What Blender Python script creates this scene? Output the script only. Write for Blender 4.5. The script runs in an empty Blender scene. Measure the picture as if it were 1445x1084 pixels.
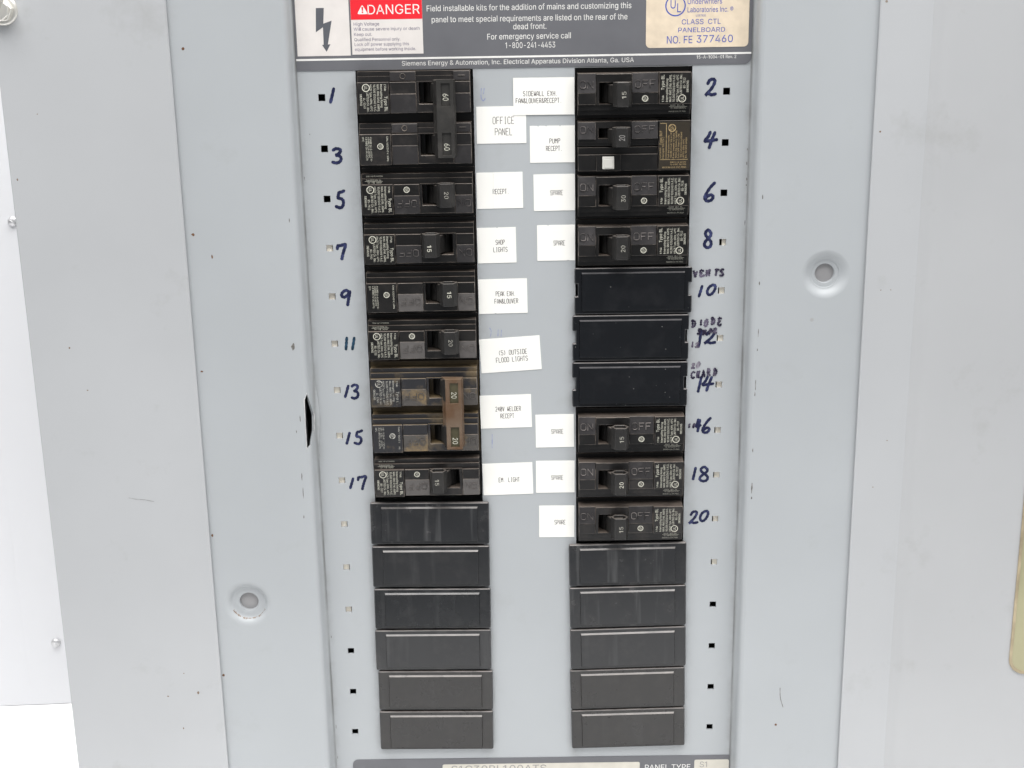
import bpy, bmesh, math, random
from mathutils import Vector, Matrix
from mathutils.geometry import delaunay_2d_cdt

random.seed(7)
scene = bpy.context.scene
C = scene.collection
FLOOR = 470.0          # mm from the first breaker row down to the table top

# ------------------------------------------------------------------ camera, world, lights, exposure
cam_d = bpy.data.cameras.new('camera')
cam = bpy.data.objects.new('camera', cam_d); C.objects.link(cam)
cam_d.sensor_width = 36.0
cam_d.lens = 36.0 * 1900 / 1445
cam_d.clip_start = 0.01; cam_d.clip_end = 60
RC = ((0.9998763955, 0.0156858496, 0.0010713493), (-0.0148116603, 0.9626232678, -0.2704386418), (-0.0052733656, 0.2703893459, 0.9627366167))
def pv(v): return Vector((v[0], v[2], -v[1]))       # panel axes (right, down, back) to world axes
r_, dn, fw = pv(RC[0]), pv(RC[1]), pv(RC[2])
M = Matrix((( r_.x, -dn.x, -fw.x), (r_.y, -dn.y, -fw.y), (r_.z, -dn.z, -fw.z))).to_4x4()
M.translation = Vector((-4.615, -687.805, FLOOR + 42.813)) / 1000
cam.matrix_world = M
scene.camera = cam

world = bpy.data.worlds.new('World'); scene.world = world; world.use_nodes = True
_t = world.node_tree; _bg = _t.nodes['Background']
_bg.inputs[0].default_value = (0.94, 0.965, 1.0, 1)
# a room: bright ceiling overhead, dimmer walls round about
_g = _t.nodes.new('ShaderNodeTexCoord'); _s = _t.nodes.new('ShaderNodeSeparateXYZ'); _m = _t.nodes.new('ShaderNodeMapRange')
_t.links.new(_g.outputs['Generated'], _s.inputs[0]); _t.links.new(_s.outputs[2], _m.inputs[0])
_m.inputs[1].default_value = 0.0; _m.inputs[2].default_value = 0.75; _m.inputs[3].default_value = 0.17; _m.inputs[4].default_value = 0.75
_t.links.new(_m.outputs[0], _bg.inputs[1])

def area(name, loc, target, sx, sy, power, col=(1, 1, 1)):
    l = bpy.data.lights.new(name, 'AREA'); l.shape = 'RECTANGLE'; l.size = sx; l.size_y = sy; l.energy = power; l.color = col
    o = bpy.data.objects.new(name, l); C.objects.link(o); o.location = loc
    o.rotation_euler = (Vector(target) - Vector(loc)).to_track_quat('-Z', 'Y').to_euler()
    return o
area('overhead_softbox', (0.05, -0.55, 1.95), (0.02, -0.36, 0.3), 2.3, 1.6, 85, (1.0, 0.985, 0.965))
area('side_softbox', (1.6, -1.3, 1.2), (0, 0, 0.3), 0.9, 1.2, 3, (1.0, 0.98, 0.96))

vs = scene.view_settings
vs.view_transform = 'Standard'; vs.look = 'None'; vs.exposure = 0.0; vs.gamma = 1.0; vs.use_curve_mapping = False

# ------------------------------------------------------------------ materials
def nt(name):
    m = bpy.data.materials.new(name); m.use_nodes = True
    t = m.node_tree; return m, t, t.nodes['Principled BSDF']
def nd(t, kind, **kw):
    n = t.nodes.new(kind)
    for k, v in kw.items(): setattr(n, k, v)
    return n
def coords(t, scale=(1, 1, 1), rot=(0, 0, 0), rand=False):
    tc = nd(t, 'ShaderNodeTexCoord'); mp = nd(t, 'ShaderNodeMapping')
    t.links.new(tc.outputs['Object'], mp.inputs[0])
    mp.inputs['Scale'].default_value = scale; mp.inputs['Rotation'].default_value = rot
    if rand:
        oi = nd(t, 'ShaderNodeObjectInfo'); cb = nd(t, 'ShaderNodeCombineXYZ')
        ml = nd(t, 'ShaderNodeMath', operation='MULTIPLY'); ml.inputs[1].default_value = 37.0
        t.links.new(oi.outputs['Random'], ml.inputs[0])
        for i in range(3): t.links.new(ml.outputs[0], cb.inputs[i])
        t.links.new(cb.outputs[0], mp.inputs['Location'])
    return mp.outputs[0]
def noise(t, vec, scale, detail=3, rough=0.5):
    n = nd(t, 'ShaderNodeTexNoise'); n.inputs['Scale'].default_value = scale; n.inputs['Detail'].default_value = detail
    n.inputs['Roughness'].default_value = rough
    t.links.new(vec, n.inputs['Vector']); return n.outputs['Fac']
def ramp(t, fac, a, b, ca=0.0, cb=1.0):
    n = nd(t, 'ShaderNodeMapRange'); n.inputs[1].default_value = a; n.inputs[2].default_value = b
    n.inputs[3].default_value = ca; n.inputs[4].default_value = cb; t.links.new(fac, n.inputs[0]); return n.outputs[0]
def mix(t, fac, a, b):
    n = nd(t, 'ShaderNodeMix', data_type='RGBA')
    for s, v in ((n.inputs[0], fac), (n.inputs[6], a), (n.inputs[7], b)):
        if isinstance(v, (tuple, list)): s.default_value = (*v, 1)
        elif isinstance(v, float): s.default_value = v
        else: t.links.new(v, s)
    return n.outputs[2]
def mul(t, a, b):
    n = nd(t, 'ShaderNodeMath', operation='MULTIPLY')
    for s, v in ((n.inputs[0], a), (n.inputs[1], b)):
        if isinstance(v, float): s.default_value = v
        else: t.links.new(v, s)
    return n.outputs[0]
def specks(t, vec, scale, size, keep):
    v = nd(t, 'ShaderNodeTexVoronoi'); v.inputs['Scale'].default_value = scale; t.links.new(vec, v.inputs['Vector'])
    s = nd(t, 'ShaderNodeSeparateColor'); t.links.new(v.outputs['Color'], s.inputs[0])
    a = ramp(t, v.outputs['Distance'], size, size * 0.6); b = ramp(t, s.outputs[0], keep, keep + 0.01)
    return mul(t, a, b)
def bump(t, p, fac, strength, dist=0.0002):
    b = nd(t, 'ShaderNodeBump'); b.inputs['Strength'].default_value = strength; b.inputs['Distance'].default_value = dist
    t.links.new(fac, b.inputs['Height']); t.links.new(b.outputs[0], p.inputs['Normal'])
def setp(p, rough=0.5, spec=0.5, metal=0.0):
    p.inputs['Roughness'].default_value = rough; p.inputs['Specular IOR Level'].default_value = spec; p.inputs['Metallic'].default_value = metal

def paint(name, col, rough=0.42, rust=0.992, dirt=0.35, edge_grime=0.0):
    m, t, p = nt(name); setp(p, rough, 0.4)
    v = coords(t)
    c = mix(t, ramp(t, noise(t, v, 9.0, 4), 0.3, 0.7), tuple(x * 0.965 for x in col), tuple(x * 1.03 for x in col))
    grime = ramp(t, noise(t, v, 30.0, 6, 0.65), 0.60, 0.82)
    c = mix(t, mul(t, grime, dirt), c, (0.26, 0.25, 0.23))
    c = mix(t, specks(t, v, 34.0, 0.045, rust), c, (0.16, 0.075, 0.035))
    c = mix(t, specks(t, coords(t, (1, 1, 1), (0.3, 0.1, 0.7)), 60.0, 0.035, 0.993), c, (0.30, 0.27, 0.25))
    if edge_grime:
        sx = nd(t, 'ShaderNodeSeparateXYZ'); t.links.new(v, sx.inputs[0])
        def m1(op, a, b=None):
            n = nd(t, 'ShaderNodeMath', operation=op)
            for k_, q in enumerate((a, b)):
                if q is None: continue
                if isinstance(q, float): n.inputs[k_].default_value = q
                else: t.links.new(q, n.inputs[k_])
            return n.outputs[0]
        ax = m1('ABSOLUTE', sx.outputs[0]); near = None
        for at_, wd in ((0.0846, 0.007), (0.0248, 0.006), (0.1128, 0.003)):
            q = ramp(t, m1('ABSOLUTE', m1('SUBTRACT', ax, at_)), wd, 0.0)
            near = q if near is None else m1('MAXIMUM', near, q)
        c = mix(t, mul(t, mul(t, near, ramp(t, noise(t, v, 55.0, 6, 0.7), 0.42, 0.72)), edge_grime), c, (0.17, 0.16, 0.145))
        crease = ramp(t, m1('ABSOLUTE', m1('SUBTRACT', ax, 0.11335)), 0.0008, 0.0001)
        c = mix(t, mul(t, mul(t, crease, ramp(t, noise(t, v, 26.0, 4), 0.36, 0.6, 0.35, 1.0)), 0.75), c, (0.13, 0.13, 0.125))
    t.links.new(c, p.inputs['Base Color'])
    t.links.new(ramp(t, noise(t, v, 60.0, 3), 0.2, 0.8, rough - 0.06, rough + 0.08), p.inputs['Roughness'])
    bump(t, p, noise(t, v, 900.0, 2), 0.10, 0.0001)
    return m

def plastic(name, col, dust_light=(0.16, 0.13, 0.105), up=0.6, amount=0.3, rough=0.34, scratch=0.0, spk=0.0, lo=0.5, hi=0.8, spec=0.5, scale=90.0, rv=0.2):
    m, t, p = nt(name); setp(p, rough, spec)
    v = coords(t, rand=True)
    n = noise(t, v, scale, 6, 0.62)
    f = mul(t, ramp(t, n, lo, hi), amount)
    # dust and overhead glint: faces that look upward painted paler
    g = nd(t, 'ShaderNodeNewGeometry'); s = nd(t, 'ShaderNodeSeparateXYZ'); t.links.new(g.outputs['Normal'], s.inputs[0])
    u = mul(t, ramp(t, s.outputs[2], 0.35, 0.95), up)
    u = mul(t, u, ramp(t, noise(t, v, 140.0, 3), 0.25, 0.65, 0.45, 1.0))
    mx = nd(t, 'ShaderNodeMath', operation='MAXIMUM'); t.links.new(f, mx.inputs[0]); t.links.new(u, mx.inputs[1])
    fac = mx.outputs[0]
    c = mix(t, fac, col, dust_light)
    if scratch:
        sv = coords(t, (150, 1, 9), (0, 0.28, 0), True)
        c = mix(t, mul(t, ramp(t, noise(t, sv, 1.1, 4, 0.55), 0.56, 0.8), scratch), c, (0.2, 0.2, 0.2))
    if spk:
        c = mix(t, mul(t, specks(t, v, 420.0, 0.12, 0.86), spk), c, (0.22, 0.22, 0.21))
    t.links.new(c, p.inputs['Base Color'])
    t.links.new(ramp(t, n, 0.25, 0.8, rough - 0.05, rough + rv), p.inputs['Roughness'])
    bump(t, p, noise(t, v, 1500.0, 2), 0.12, 0.00008)
    return m

def flat(name, col, rough=0.6, spec=0.3, metal=0.0, var=0.06, scale=120.0):
    m, t, p = nt(name); setp(p, rough, spec, metal)
    v = coords(t)
    c = mix(t, ramp(t, noise(t, v, scale, 4), 0.3, 0.7), tuple(x * (1 - var) for x in col), tuple(min(1, x * (1 + var)) for x in col))
    t.links.new(c, p.inputs['Base Color']); return m
def ink(name, a, b, scale=420.0, lo=0.45, hi=0.72):
    m, t, p = nt(name); setp(p, 0.5, 0.25)
    c = mix(t, ramp(t, noise(t, coords(t), scale, 4), lo, hi), a, b)
    t.links.new(c, p.inputs['Base Color']); return m

MAT = dict(
    trim=paint('grey_trim_paint', (0.450, 0.460, 0.472)),
    front=paint('grey_dead_front_paint', (0.412, 0.432, 0.447), rust=0.992, dirt=0.22, edge_grime=0.4),
    door=paint('grey_door_paint', (0.438, 0.445, 0.454), rust=0.992),
    box=flat('enclosure_steel', (0.30, 0.31, 0.32)),
    wall=flat('white_wall_sheet', (0.70, 0.705, 0.725), 0.5, 0.4, var=0.01, scale=6.0),
    table=flat('white_table_top', (0.86, 0.86, 0.86), 0.6, 0.3, var=0.01, scale=8.0),
    plug=flat('grey_plug', (0.33, 0.325, 0.33), 0.5),
    cream=flat('cream_strip', (0.88, 0.81, 0.70), 0.6, var=0.15, scale=200.0),
    plate=flat('dark_grey_plate', (0.138, 0.140, 0.152), 0.45, 0.4, var=0.05, scale=60.0),
    white=flat('white_print', (0.80, 0.79, 0.76), 0.6),
    whitef=flat('white_foil', (0.72, 0.68, 0.65), 0.5, var=0.04),
    red=flat('red_print', (0.80, 0.022, 0.035), 0.5, var=0.03),
    symbol=flat('grey_symbol', (0.105, 0.110, 0.125), 0.5),
    violet=ink('worn_violet_print', (0.07, 0.06, 0.13), (0.27, 0.23, 0.33), 260.0, 0.4, 0.8),
    sticker=flat('beige_sticker', (0.72, 0.61, 0.47), 0.5, var=0.09, scale=160.0),
    blue=flat('blue_print', (0.055, 0.095, 0.42), 0.6, var=0.12, scale=300.0),
    silver=flat('silver_insert', (0.60, 0.57, 0.50), 0.42, 0.5, var=0.08),
    greyprint=flat('grey_print', (0.30, 0.29, 0.28), 0.6),
    paper=flat('label_paper', (0.87, 0.86, 0.82), 0.7, 0.2, var=0.012, scale=60.0),
    dot=ink('thin_black_print', (0.07, 0.06, 0.062), (0.20, 0.18, 0.18), 900.0, 0.45, 0.8),
    navy=ink('navy_marker', (0.012, 0.015, 0.050), (0.055, 0.066, 0.165), 300.0, 0.48, 0.74),
    teal=ink('teal_marker', (0.008, 0.028, 0.050), (0.03, 0.085, 0.15)),
    smudge=ink('smudged_purple_marker', (0.016, 0.012, 0.032), (0.20, 0.175, 0.24), 240.0, 0.46, 0.72),
    smudge_pale=ink('pale_smudged_marker', (0.07, 0.055, 0.09), (0.32, 0.30, 0.34), 240.0, 0.42, 0.66),
    faint=ink('faint_blue_pen', (0.27, 0.30, 0.46), (0.42, 0.45, 0.50)),
    scuff=ink('bare_scuff', (0.12, 0.11, 0.10), (0.32, 0.31, 0.30), 500.0),
    chip=ink('chipped_rim_paint', (0.62, 0.62, 0.61), (0.42, 0.42, 0.42), 260.0, 0.5, 0.7),
    faintscr=ink('faint_scratch', (0.27, 0.27, 0.27), (0.42, 0.42, 0.43), 500.0),
    rust_pale=ink('pale_rust_spot', (0.20, 0.14, 0.10), (0.33, 0.28, 0.24), 700.0),
    rust=ink('rust_spot', (0.13, 0.06, 0.03), (0.26, 0.17, 0.11), 700.0),
    metal=flat('zinc_screw', (0.78, 0.76, 0.71), 0.40, 0.5, 0.75, 0.10),
    screw=flat('painted_screw', (0.60, 0.60, 0.61), 0.35, 0.5, 0.6),
    case=plastic('black_case_plastic', (0.0080, 0.0076, 0.0075), dust_light=(0.135, 0.108, 0.09), up=0.75, amount=0.07, spec=0.42, rough=0.30),
    case_worn=plastic('worn_case_plastic', (0.0125, 0.0115, 0.0115), dust_light=(0.15, 0.12, 0.10), up=0.8, amount=0.22, lo=0.5, rough=0.32),
    case_tan=plastic('tan_dusty_case_plastic', (0.022, 0.022, 0.025), dust_light=(0.20, 0.145, 0.075), up=0.9, amount=0.62, lo=0.5, hi=0.66, scale=60.0),
    base_tan=plastic('tan_dust_base', (0.12, 0.088, 0.045), dust_light=(0.24, 0.18, 0.10), up=0.5, amount=0.8),
    pad=plastic('textured_pad', (0.021, 0.019, 0.020), dust_light=(0.11, 0.10, 0.10), up=0.6, amount=0.35, rough=0.5),
    pad_dusty=plastic('dusty_pad', (0.100, 0.092, 0.088), dust_light=(0.17, 0.155, 0.15), up=0.5, amount=0.7, rough=0.55),
    pad_tan=plastic('tan_pad', (0.075, 0.068, 0.062), dust_light=(0.28, 0.19, 0.085), up=0.6, amount=0.75, rough=0.55, lo=0.48, hi=0.6, scale=60.0),
    edge=plastic('worn_lit_edge_plastic', (0.02, 0.019, 0.018), dust_light=(0.30, 0.25, 0.21), up=0.9, amount=0.75, rough=0.35, lo=0.42, hi=0.62, scale=170.0),  # edge wear plus light caught on the bevels, both painted as paler colour
    edge_cover=plastic('cover_edge_plastic', (0.03, 0.032, 0.035), dust_light=(0.38, 0.34, 0.32), up=0.9, amount=0.2, rough=0.3),  # overhead glint on upward cover edges, painted into the colour
    raised=plastic('highlit_raised_lettering', (0.026, 0.024, 0.024), dust_light=(0.30, 0.27, 0.255), up=0.9, amount=0.6, rough=0.35, lo=0.46, hi=0.62, scale=160.0),  # highlight on the letter ridges, painted in as paler plastic
    sunk=plastic('dark_raised_lettering', (0.062, 0.057, 0.054), dust_light=(0.15, 0.135, 0.125), amount=0.9, lo=0.4, hi=0.6),
    handle=plastic('handle_plastic', (0.015, 0.0142, 0.0135), dust_light=(0.15, 0.13, 0.115), up=0.75, amount=0.12, rough=0.42),
    tie_grey=plastic('grey_tie_plastic', (0.028, 0.0265, 0.0245), dust_light=(0.13, 0.115, 0.10), up=0.8, amount=0.3, rough=0.4),
    tie_rust=plastic('brown_tie_bar', (0.100, 0.052, 0.024), dust_light=(0.155, 0.118, 0.085), up=0.6, amount=0.85, rough=0.5, lo=0.38, hi=0.7, scale=70.0),
    tie_olive=plastic('olive_tie_window', (0.065, 0.058, 0.030), dust_light=(0.17, 0.14, 0.08), amount=0.5),
    cover=plastic('charcoal_cover_plastic', (0.0145, 0.0152, 0.0170), dust_light=(0.27, 0.245, 0.23), up=0.85, amount=0.05, rough=0.25, scratch=0.10, rv=0.03),
    cover_scraped=plastic('scraped_cover_plastic', (0.0145, 0.0155, 0.0175), dust_light=(0.27, 0.245, 0.23), up=0.85, amount=0.07, rough=0.27, scratch=0.42, rv=0.03),
    cover_dark=plastic('blue_black_cover_plastic', (0.0075, 0.0088, 0.0108), dust_light=(0.25, 0.24, 0.235), up=0.85, amount=0.06, rough=0.25, scratch=0.10, spk=0.3, spec=0.38, rv=0.03),
    cover_warm=plastic('warm_grey_cover_plastic', (0.0200, 0.0188, 0.0182), dust_light=(0.28, 0.25, 0.23), up=0.85, amount=0.05, rough=0.30, scratch=0.06, rv=0.03),
    cover_old=plastic('black_cover_plastic', (0.0085, 0.0095, 0.0115), dust_light=(0.12, 0.115, 0.12), up=0.8, amount=0.07, rough=0.22, spk=0.85, spec=0.3, rv=0.05),
    print_=ink('pale_case_print', (0.62, 0.61, 0.52), (0.40, 0.39, 0.33), 700.0, 0.5, 0.8),
    print_dim=ink('dim_case_print', (0.40, 0.39, 0.34), (0.20, 0.195, 0.17), 700.0, 0.45, 0.75),
    print_worn=ink('worn_case_print', (0.50, 0.49, 0.44), (0.03, 0.03, 0.03), 420.0, 0.5, 0.62),
    tan=ink('tan_case_print', (0.42, 0.31, 0.16), (0.16, 0.12, 0.07), 500.0, 0.48, 0.75),
    tanpanel=flat('brown_label_ground', (0.030, 0.024, 0.017), 0.5),
    button=flat('white_button', (0.62, 0.61, 0.57), 0.5, var=0.05),
    pouch=flat('aged_clear_plastic', (0.37, 0.35, 0.215), 0.28, 0.5, var=0.1, scale=25.0),
    pouch_rim=flat('pouch_glue_rim', (0.36, 0.30, 0.20), 0.5, var=0.3, scale=90.0),
    dark=flat('dark_void', (0.03, 0.03, 0.03), 0.8),
)

# ------------------------------------------------------------------ geometry helpers (millimetres: x right, y down, d out of the panel)
def L(x, y, d=0.0): return Vector((x, -d, -y)) / 1000
def W(x, y, d=0.0): return Vector((x, -d, FLOOR - y)) / 1000
def link(o, parent=None):
    C.objects.link(o)
    if parent: o.parent = parent
    return o
def obj(name, bm, mats, parent=None, smooth=False, bevel=0.0, seg=2, loc=None, fix=True, edge=None):
    me = bpy.data.meshes.new(name)
    if fix: bmesh.ops.recalc_face_normals(bm, faces=bm.faces)
    bm.to_mesh(me); bm.free()
    for m in (mats if isinstance(mats, (list, tuple)) else [mats]): me.materials.append(MAT[m])
    if smooth:
        for f in me.polygons: f.use_smooth = True
    o = link(bpy.data.objects.new(name, me), parent)
    if loc is not None: o.location = loc
    if bevel:
        b = o.modifiers.new('bevel', 'BEVEL'); b.width = bevel / 1000; b.segments = seg; b.limit_method = 'ANGLE'; b.angle_limit = math.radians(40)
        b.harden_normals = True
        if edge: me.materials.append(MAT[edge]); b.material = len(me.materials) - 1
        for f in me.polygons: f.use_smooth = True
        w = o.modifiers.new('shade', 'WEIGHTED_NORMAL'); w.keep_sharp = True
    return o
def thing(name, label, cat, loc=(0, 0, 0), rot=0.0, group=None):
    o = bpy.data.objects.new(name, None); C.objects.link(o); o.empty_display_size = 0.01
    o.location = loc; o.rotation_euler = (0, rot, 0); o['label'] = label; o['category'] = cat
    if group: o['group'] = group
    return o
def box(bm, x0, x1, y0, y1, d0, d1, mi=0, taper=0.0):
    a = [L(x0, y0, d0), L(x1, y0, d0), L(x1, y1, d0), L(x0, y1, d0)]
    b = [L(x0 + taper, y0 + taper, d1), L(x1 - taper, y0 + taper, d1), L(x1 - taper, y1 - taper, d1), L(x0 + taper, y1 - taper, d1)]
    va = [bm.verts.new(p) for p in a]; vb = [bm.verts.new(p) for p in b]
    fs = [bm.faces.new(vb), bm.faces.new(va[::-1])] + [bm.faces.new((va[i], va[(i + 1) % 4], vb[(i + 1) % 4], vb[i])) for i in range(4)]
    for f in fs: f.material_index = mi
    return fs
def frame(bm, x0, x1, y0, y1, hx0, hx1, hy0, hy1, d0, d1, mi=0):
    def ring(d, q): return [bm.verts.new(L(x, y, d)) for x, y in q]
    o = [(x0, y0), (x1, y0), (x1, y1), (x0, y1)]; h = [(hx0, hy0), (hx1, hy0), (hx1, hy1), (hx0, hy1)]
    ot, ht, ob, hb = ring(d1, o), ring(d1, h), ring(d0, o), ring(d0, h)
    for i in range(4):
        j = (i + 1) % 4
        for q in ((ot[i], ot[j], ht[j], ht[i]), (ob[j], ob[i], hb[i], hb[j]), (ot[j], ot[i], ob[i], ob[j]), (ht[i], ht[j], hb[j], hb[i])):
            bm.faces.new(q).material_index = mi
def prism_v(bm, prof, v0, v1, mi=0):          # profile in (x, d), swept along y
    a = [bm.verts.new(L(x, v0, d)) for x, d in prof]; b = [bm.verts.new(L(x, v1, d)) for x, d in prof]
    n = len(prof); fs = [bm.faces.new(a), bm.faces.new(b[::-1])]
    fs += [bm.faces.new((a[i], b[i], b[(i + 1) % n], a[(i + 1) % n])) for i in range(n)]
    for f in fs: f.material_index = mi
    return fs[:2]
def prism_d(bm, poly, d0, d1, mi=0):          # outline in (x, y), raised along d
    a = [bm.verts.new(L(x, y, d0)) for x, y in poly]; b = [bm.verts.new(L(x, y, d1)) for x, y in poly]
    n = len(poly); fs = [bm.faces.new(b), bm.faces.new(a[::-1])]
    fs += [bm.faces.new((a[i], a[(i + 1) % n], b[(i + 1) % n], b[i])) for i in range(n)]
    for f in fs: f.material_index = mi
def rrect(x0, x1, y0, y1, r, n=6, corners=(1, 1, 1, 1)):
    out = []
    for k, (cx, cy, px, py) in enumerate(((x0, y0, 1, 1), (x1, y0, -1, 1), (x1, y1, -1, -1), (x0, y1, 1, -1))):
        if not corners[k]: out.append((cx, cy)); continue
        for i in range(n + 1):
            a = math.pi + k * math.pi / 2 + i / n * math.pi / 2
            out.append((cx + px * r + r * math.cos(a), cy + py * r + r * math.sin(a)))
    return out
def circle(cx, cy, r, n=40): return [(cx + r * math.cos(2 * math.pi * i / n), cy + r * math.sin(2 * math.pi * i / n)) for i in range(n)]
def inside(p, poly):
    x, y = p; c = False; n = len(poly)
    for i in range(n):
        x1, y1 = poly[i]; x2, y2 = poly[i - 1]
        if (y1 > y) != (y2 > y) and x < (x2 - x1) * (y - y1) / (y2 - y1) + x1: c = not c
    return c
def sheet(bm, outer, holes, fn, extra=(), thick=0.0, mi=0):
    """2D outline with holes, triangulated and mapped through fn(x, y, depth)."""
    vs_, es = [], []
    for poly in [outer] + list(holes):
        b = len(vs_); vs_ += [Vector(p) for p in poly]; es += [(b + i, b + (i + 1) % len(poly)) for i in range(len(poly))]
    vs_ += [Vector(p) for p in extra]
    V, E, F, *_ = delaunay_2d_cdt(vs_, es, [], 0, 1e-5)
    F = [f for f in F if (lambda c: inside(c, outer) and not any(inside(c, h) for h in holes))((sum(V[i][0] for i in f) / 3, sum(V[i][1] for i in f) / 3))]
    top = [bm.verts.new(fn(p[0], p[1], 0.0)) for p in V]
    edges = {}
    for f in F:
        bm.faces.new([top[i] for i in f]).material_index = mi
        for i in range(3):
            k = (f[i], f[(i + 1) % 3]); edges[tuple(sorted(k))] = edges.get(tuple(sorted(k)), 0) + 1
    if thick:
        bot = [bm.verts.new(fn(p[0], p[1], -thick)) for p in V]
        for f in F: bm.faces.new([bot[i] for i in f[::-1]]).material_index = mi
        for (a, b), n in edges.items():
            if n == 1: bm.faces.new((top[a], top[b], bot[b], bot[a])).material_index = mi
    loose = [v for v in bm.verts if not v.link_faces]
    bmesh.ops.delete(bm, geom=loose, context='VERTS')
def lathe(bm, cx, cy, prof, n=40, mi=0):      # profile (radius, d) about an axis along d
    rings = []
    for r, d in prof:
        rings.append([bm.verts.new(L(cx, cy, d))] if r == 0 else [bm.verts.new(L(x, y, d)) for x, y in circle(cx, cy, r, n)])
    for a, b in zip(rings, rings[1:]):
        for i in range(n):
            j = (i + 1) % n
            if len(a) == 1 and len(b) == 1: continue
            q = (a[0], b[i], b[j]) if len(a) == 1 else (a[i], a[j], b[0]) if len(b) == 1 else (a[i], a[j], b[j], b[i])
            bm.faces.new(q).material_index = mi

# ribbons for pen strokes and thin lettering
def smooth_line(pts, k=6):
    if len(pts) < 3: return [tuple(pts[0][i] + (pts[-1][i] - pts[0][i]) * s / 3 for i in range(2)) for s in range(4)] if len(pts) == 2 else pts
    q = [pts[0]] + list(pts) + [pts[-1]]; out = []
    for i in range(1, len(q) - 2):
        p0, p1, p2, p3 = q[i - 1:i + 3]
        for s in range(k):
            u = s / k
            out.append(tuple(0.5 * (2 * p1[c] + (p2[c] - p0[c]) * u + (2 * p0[c] - 5 * p1[c] + 4 * p2[c] - p3[c]) * u * u + (3 * p1[c] - p0[c] - 3 * p2[c] + p3[c]) * u ** 3) for c in (0, 1)))
    return out + [tuple(pts[-1])]
def ribbon(bm, pts, w, d, rise=0.02, wob=0.0, cap=True, mi=0, tr=None):
    tr = tr or (lambda x, y: (x, y)); n = len(pts); lf, rt = [], []; ds = []
    for i in range(n):
        a = pts[max(0, i - 1)]; b = pts[min(n - 1, i + 1)]
        tx, ty = b[0] - a[0], b[1] - a[1]; l = math.hypot(tx, ty) or 1; nx, ny = -ty / l, tx / l
        h = w / 2 * (1 + wob * math.sin(i * 1.7 + pts[0][0] * 3) + random.uniform(-wob, wob) * 0.4); dd = d + rise * i / max(1, n - 1); ds.append((dd, h, tx / l, ty / l))
        lf.append(bm.verts.new(L(*tr(pts[i][0] + nx * h, pts[i][1] + ny * h), dd))); rt.append(bm.verts.new(L(*tr(pts[i][0] - nx * h, pts[i][1] - ny * h), dd)))
    for i in range(n - 1): bm.faces.new((lf[i], lf[i + 1], rt[i + 1], rt[i])).material_index = mi
    if cap:
        for i, sg, A, B in ((0, -1, lf, rt), (n - 1, 1, lf, rt)):
            dd, h, tx, ty = ds[i]; nx, ny = -ty, tx; mid = []
            for k in range(1, 5):
                a = math.pi * k / 5
                mid.append(bm.verts.new(L(*tr(pts[i][0] + nx * h * math.cos(a) + sg * tx * h * math.sin(a), pts[i][1] + ny * h * math.cos(a) + sg * ty * h * math.sin(a)), dd)))
            bm.faces.new([A[i]] + mid + [B[i]]).material_index = mi

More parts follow.
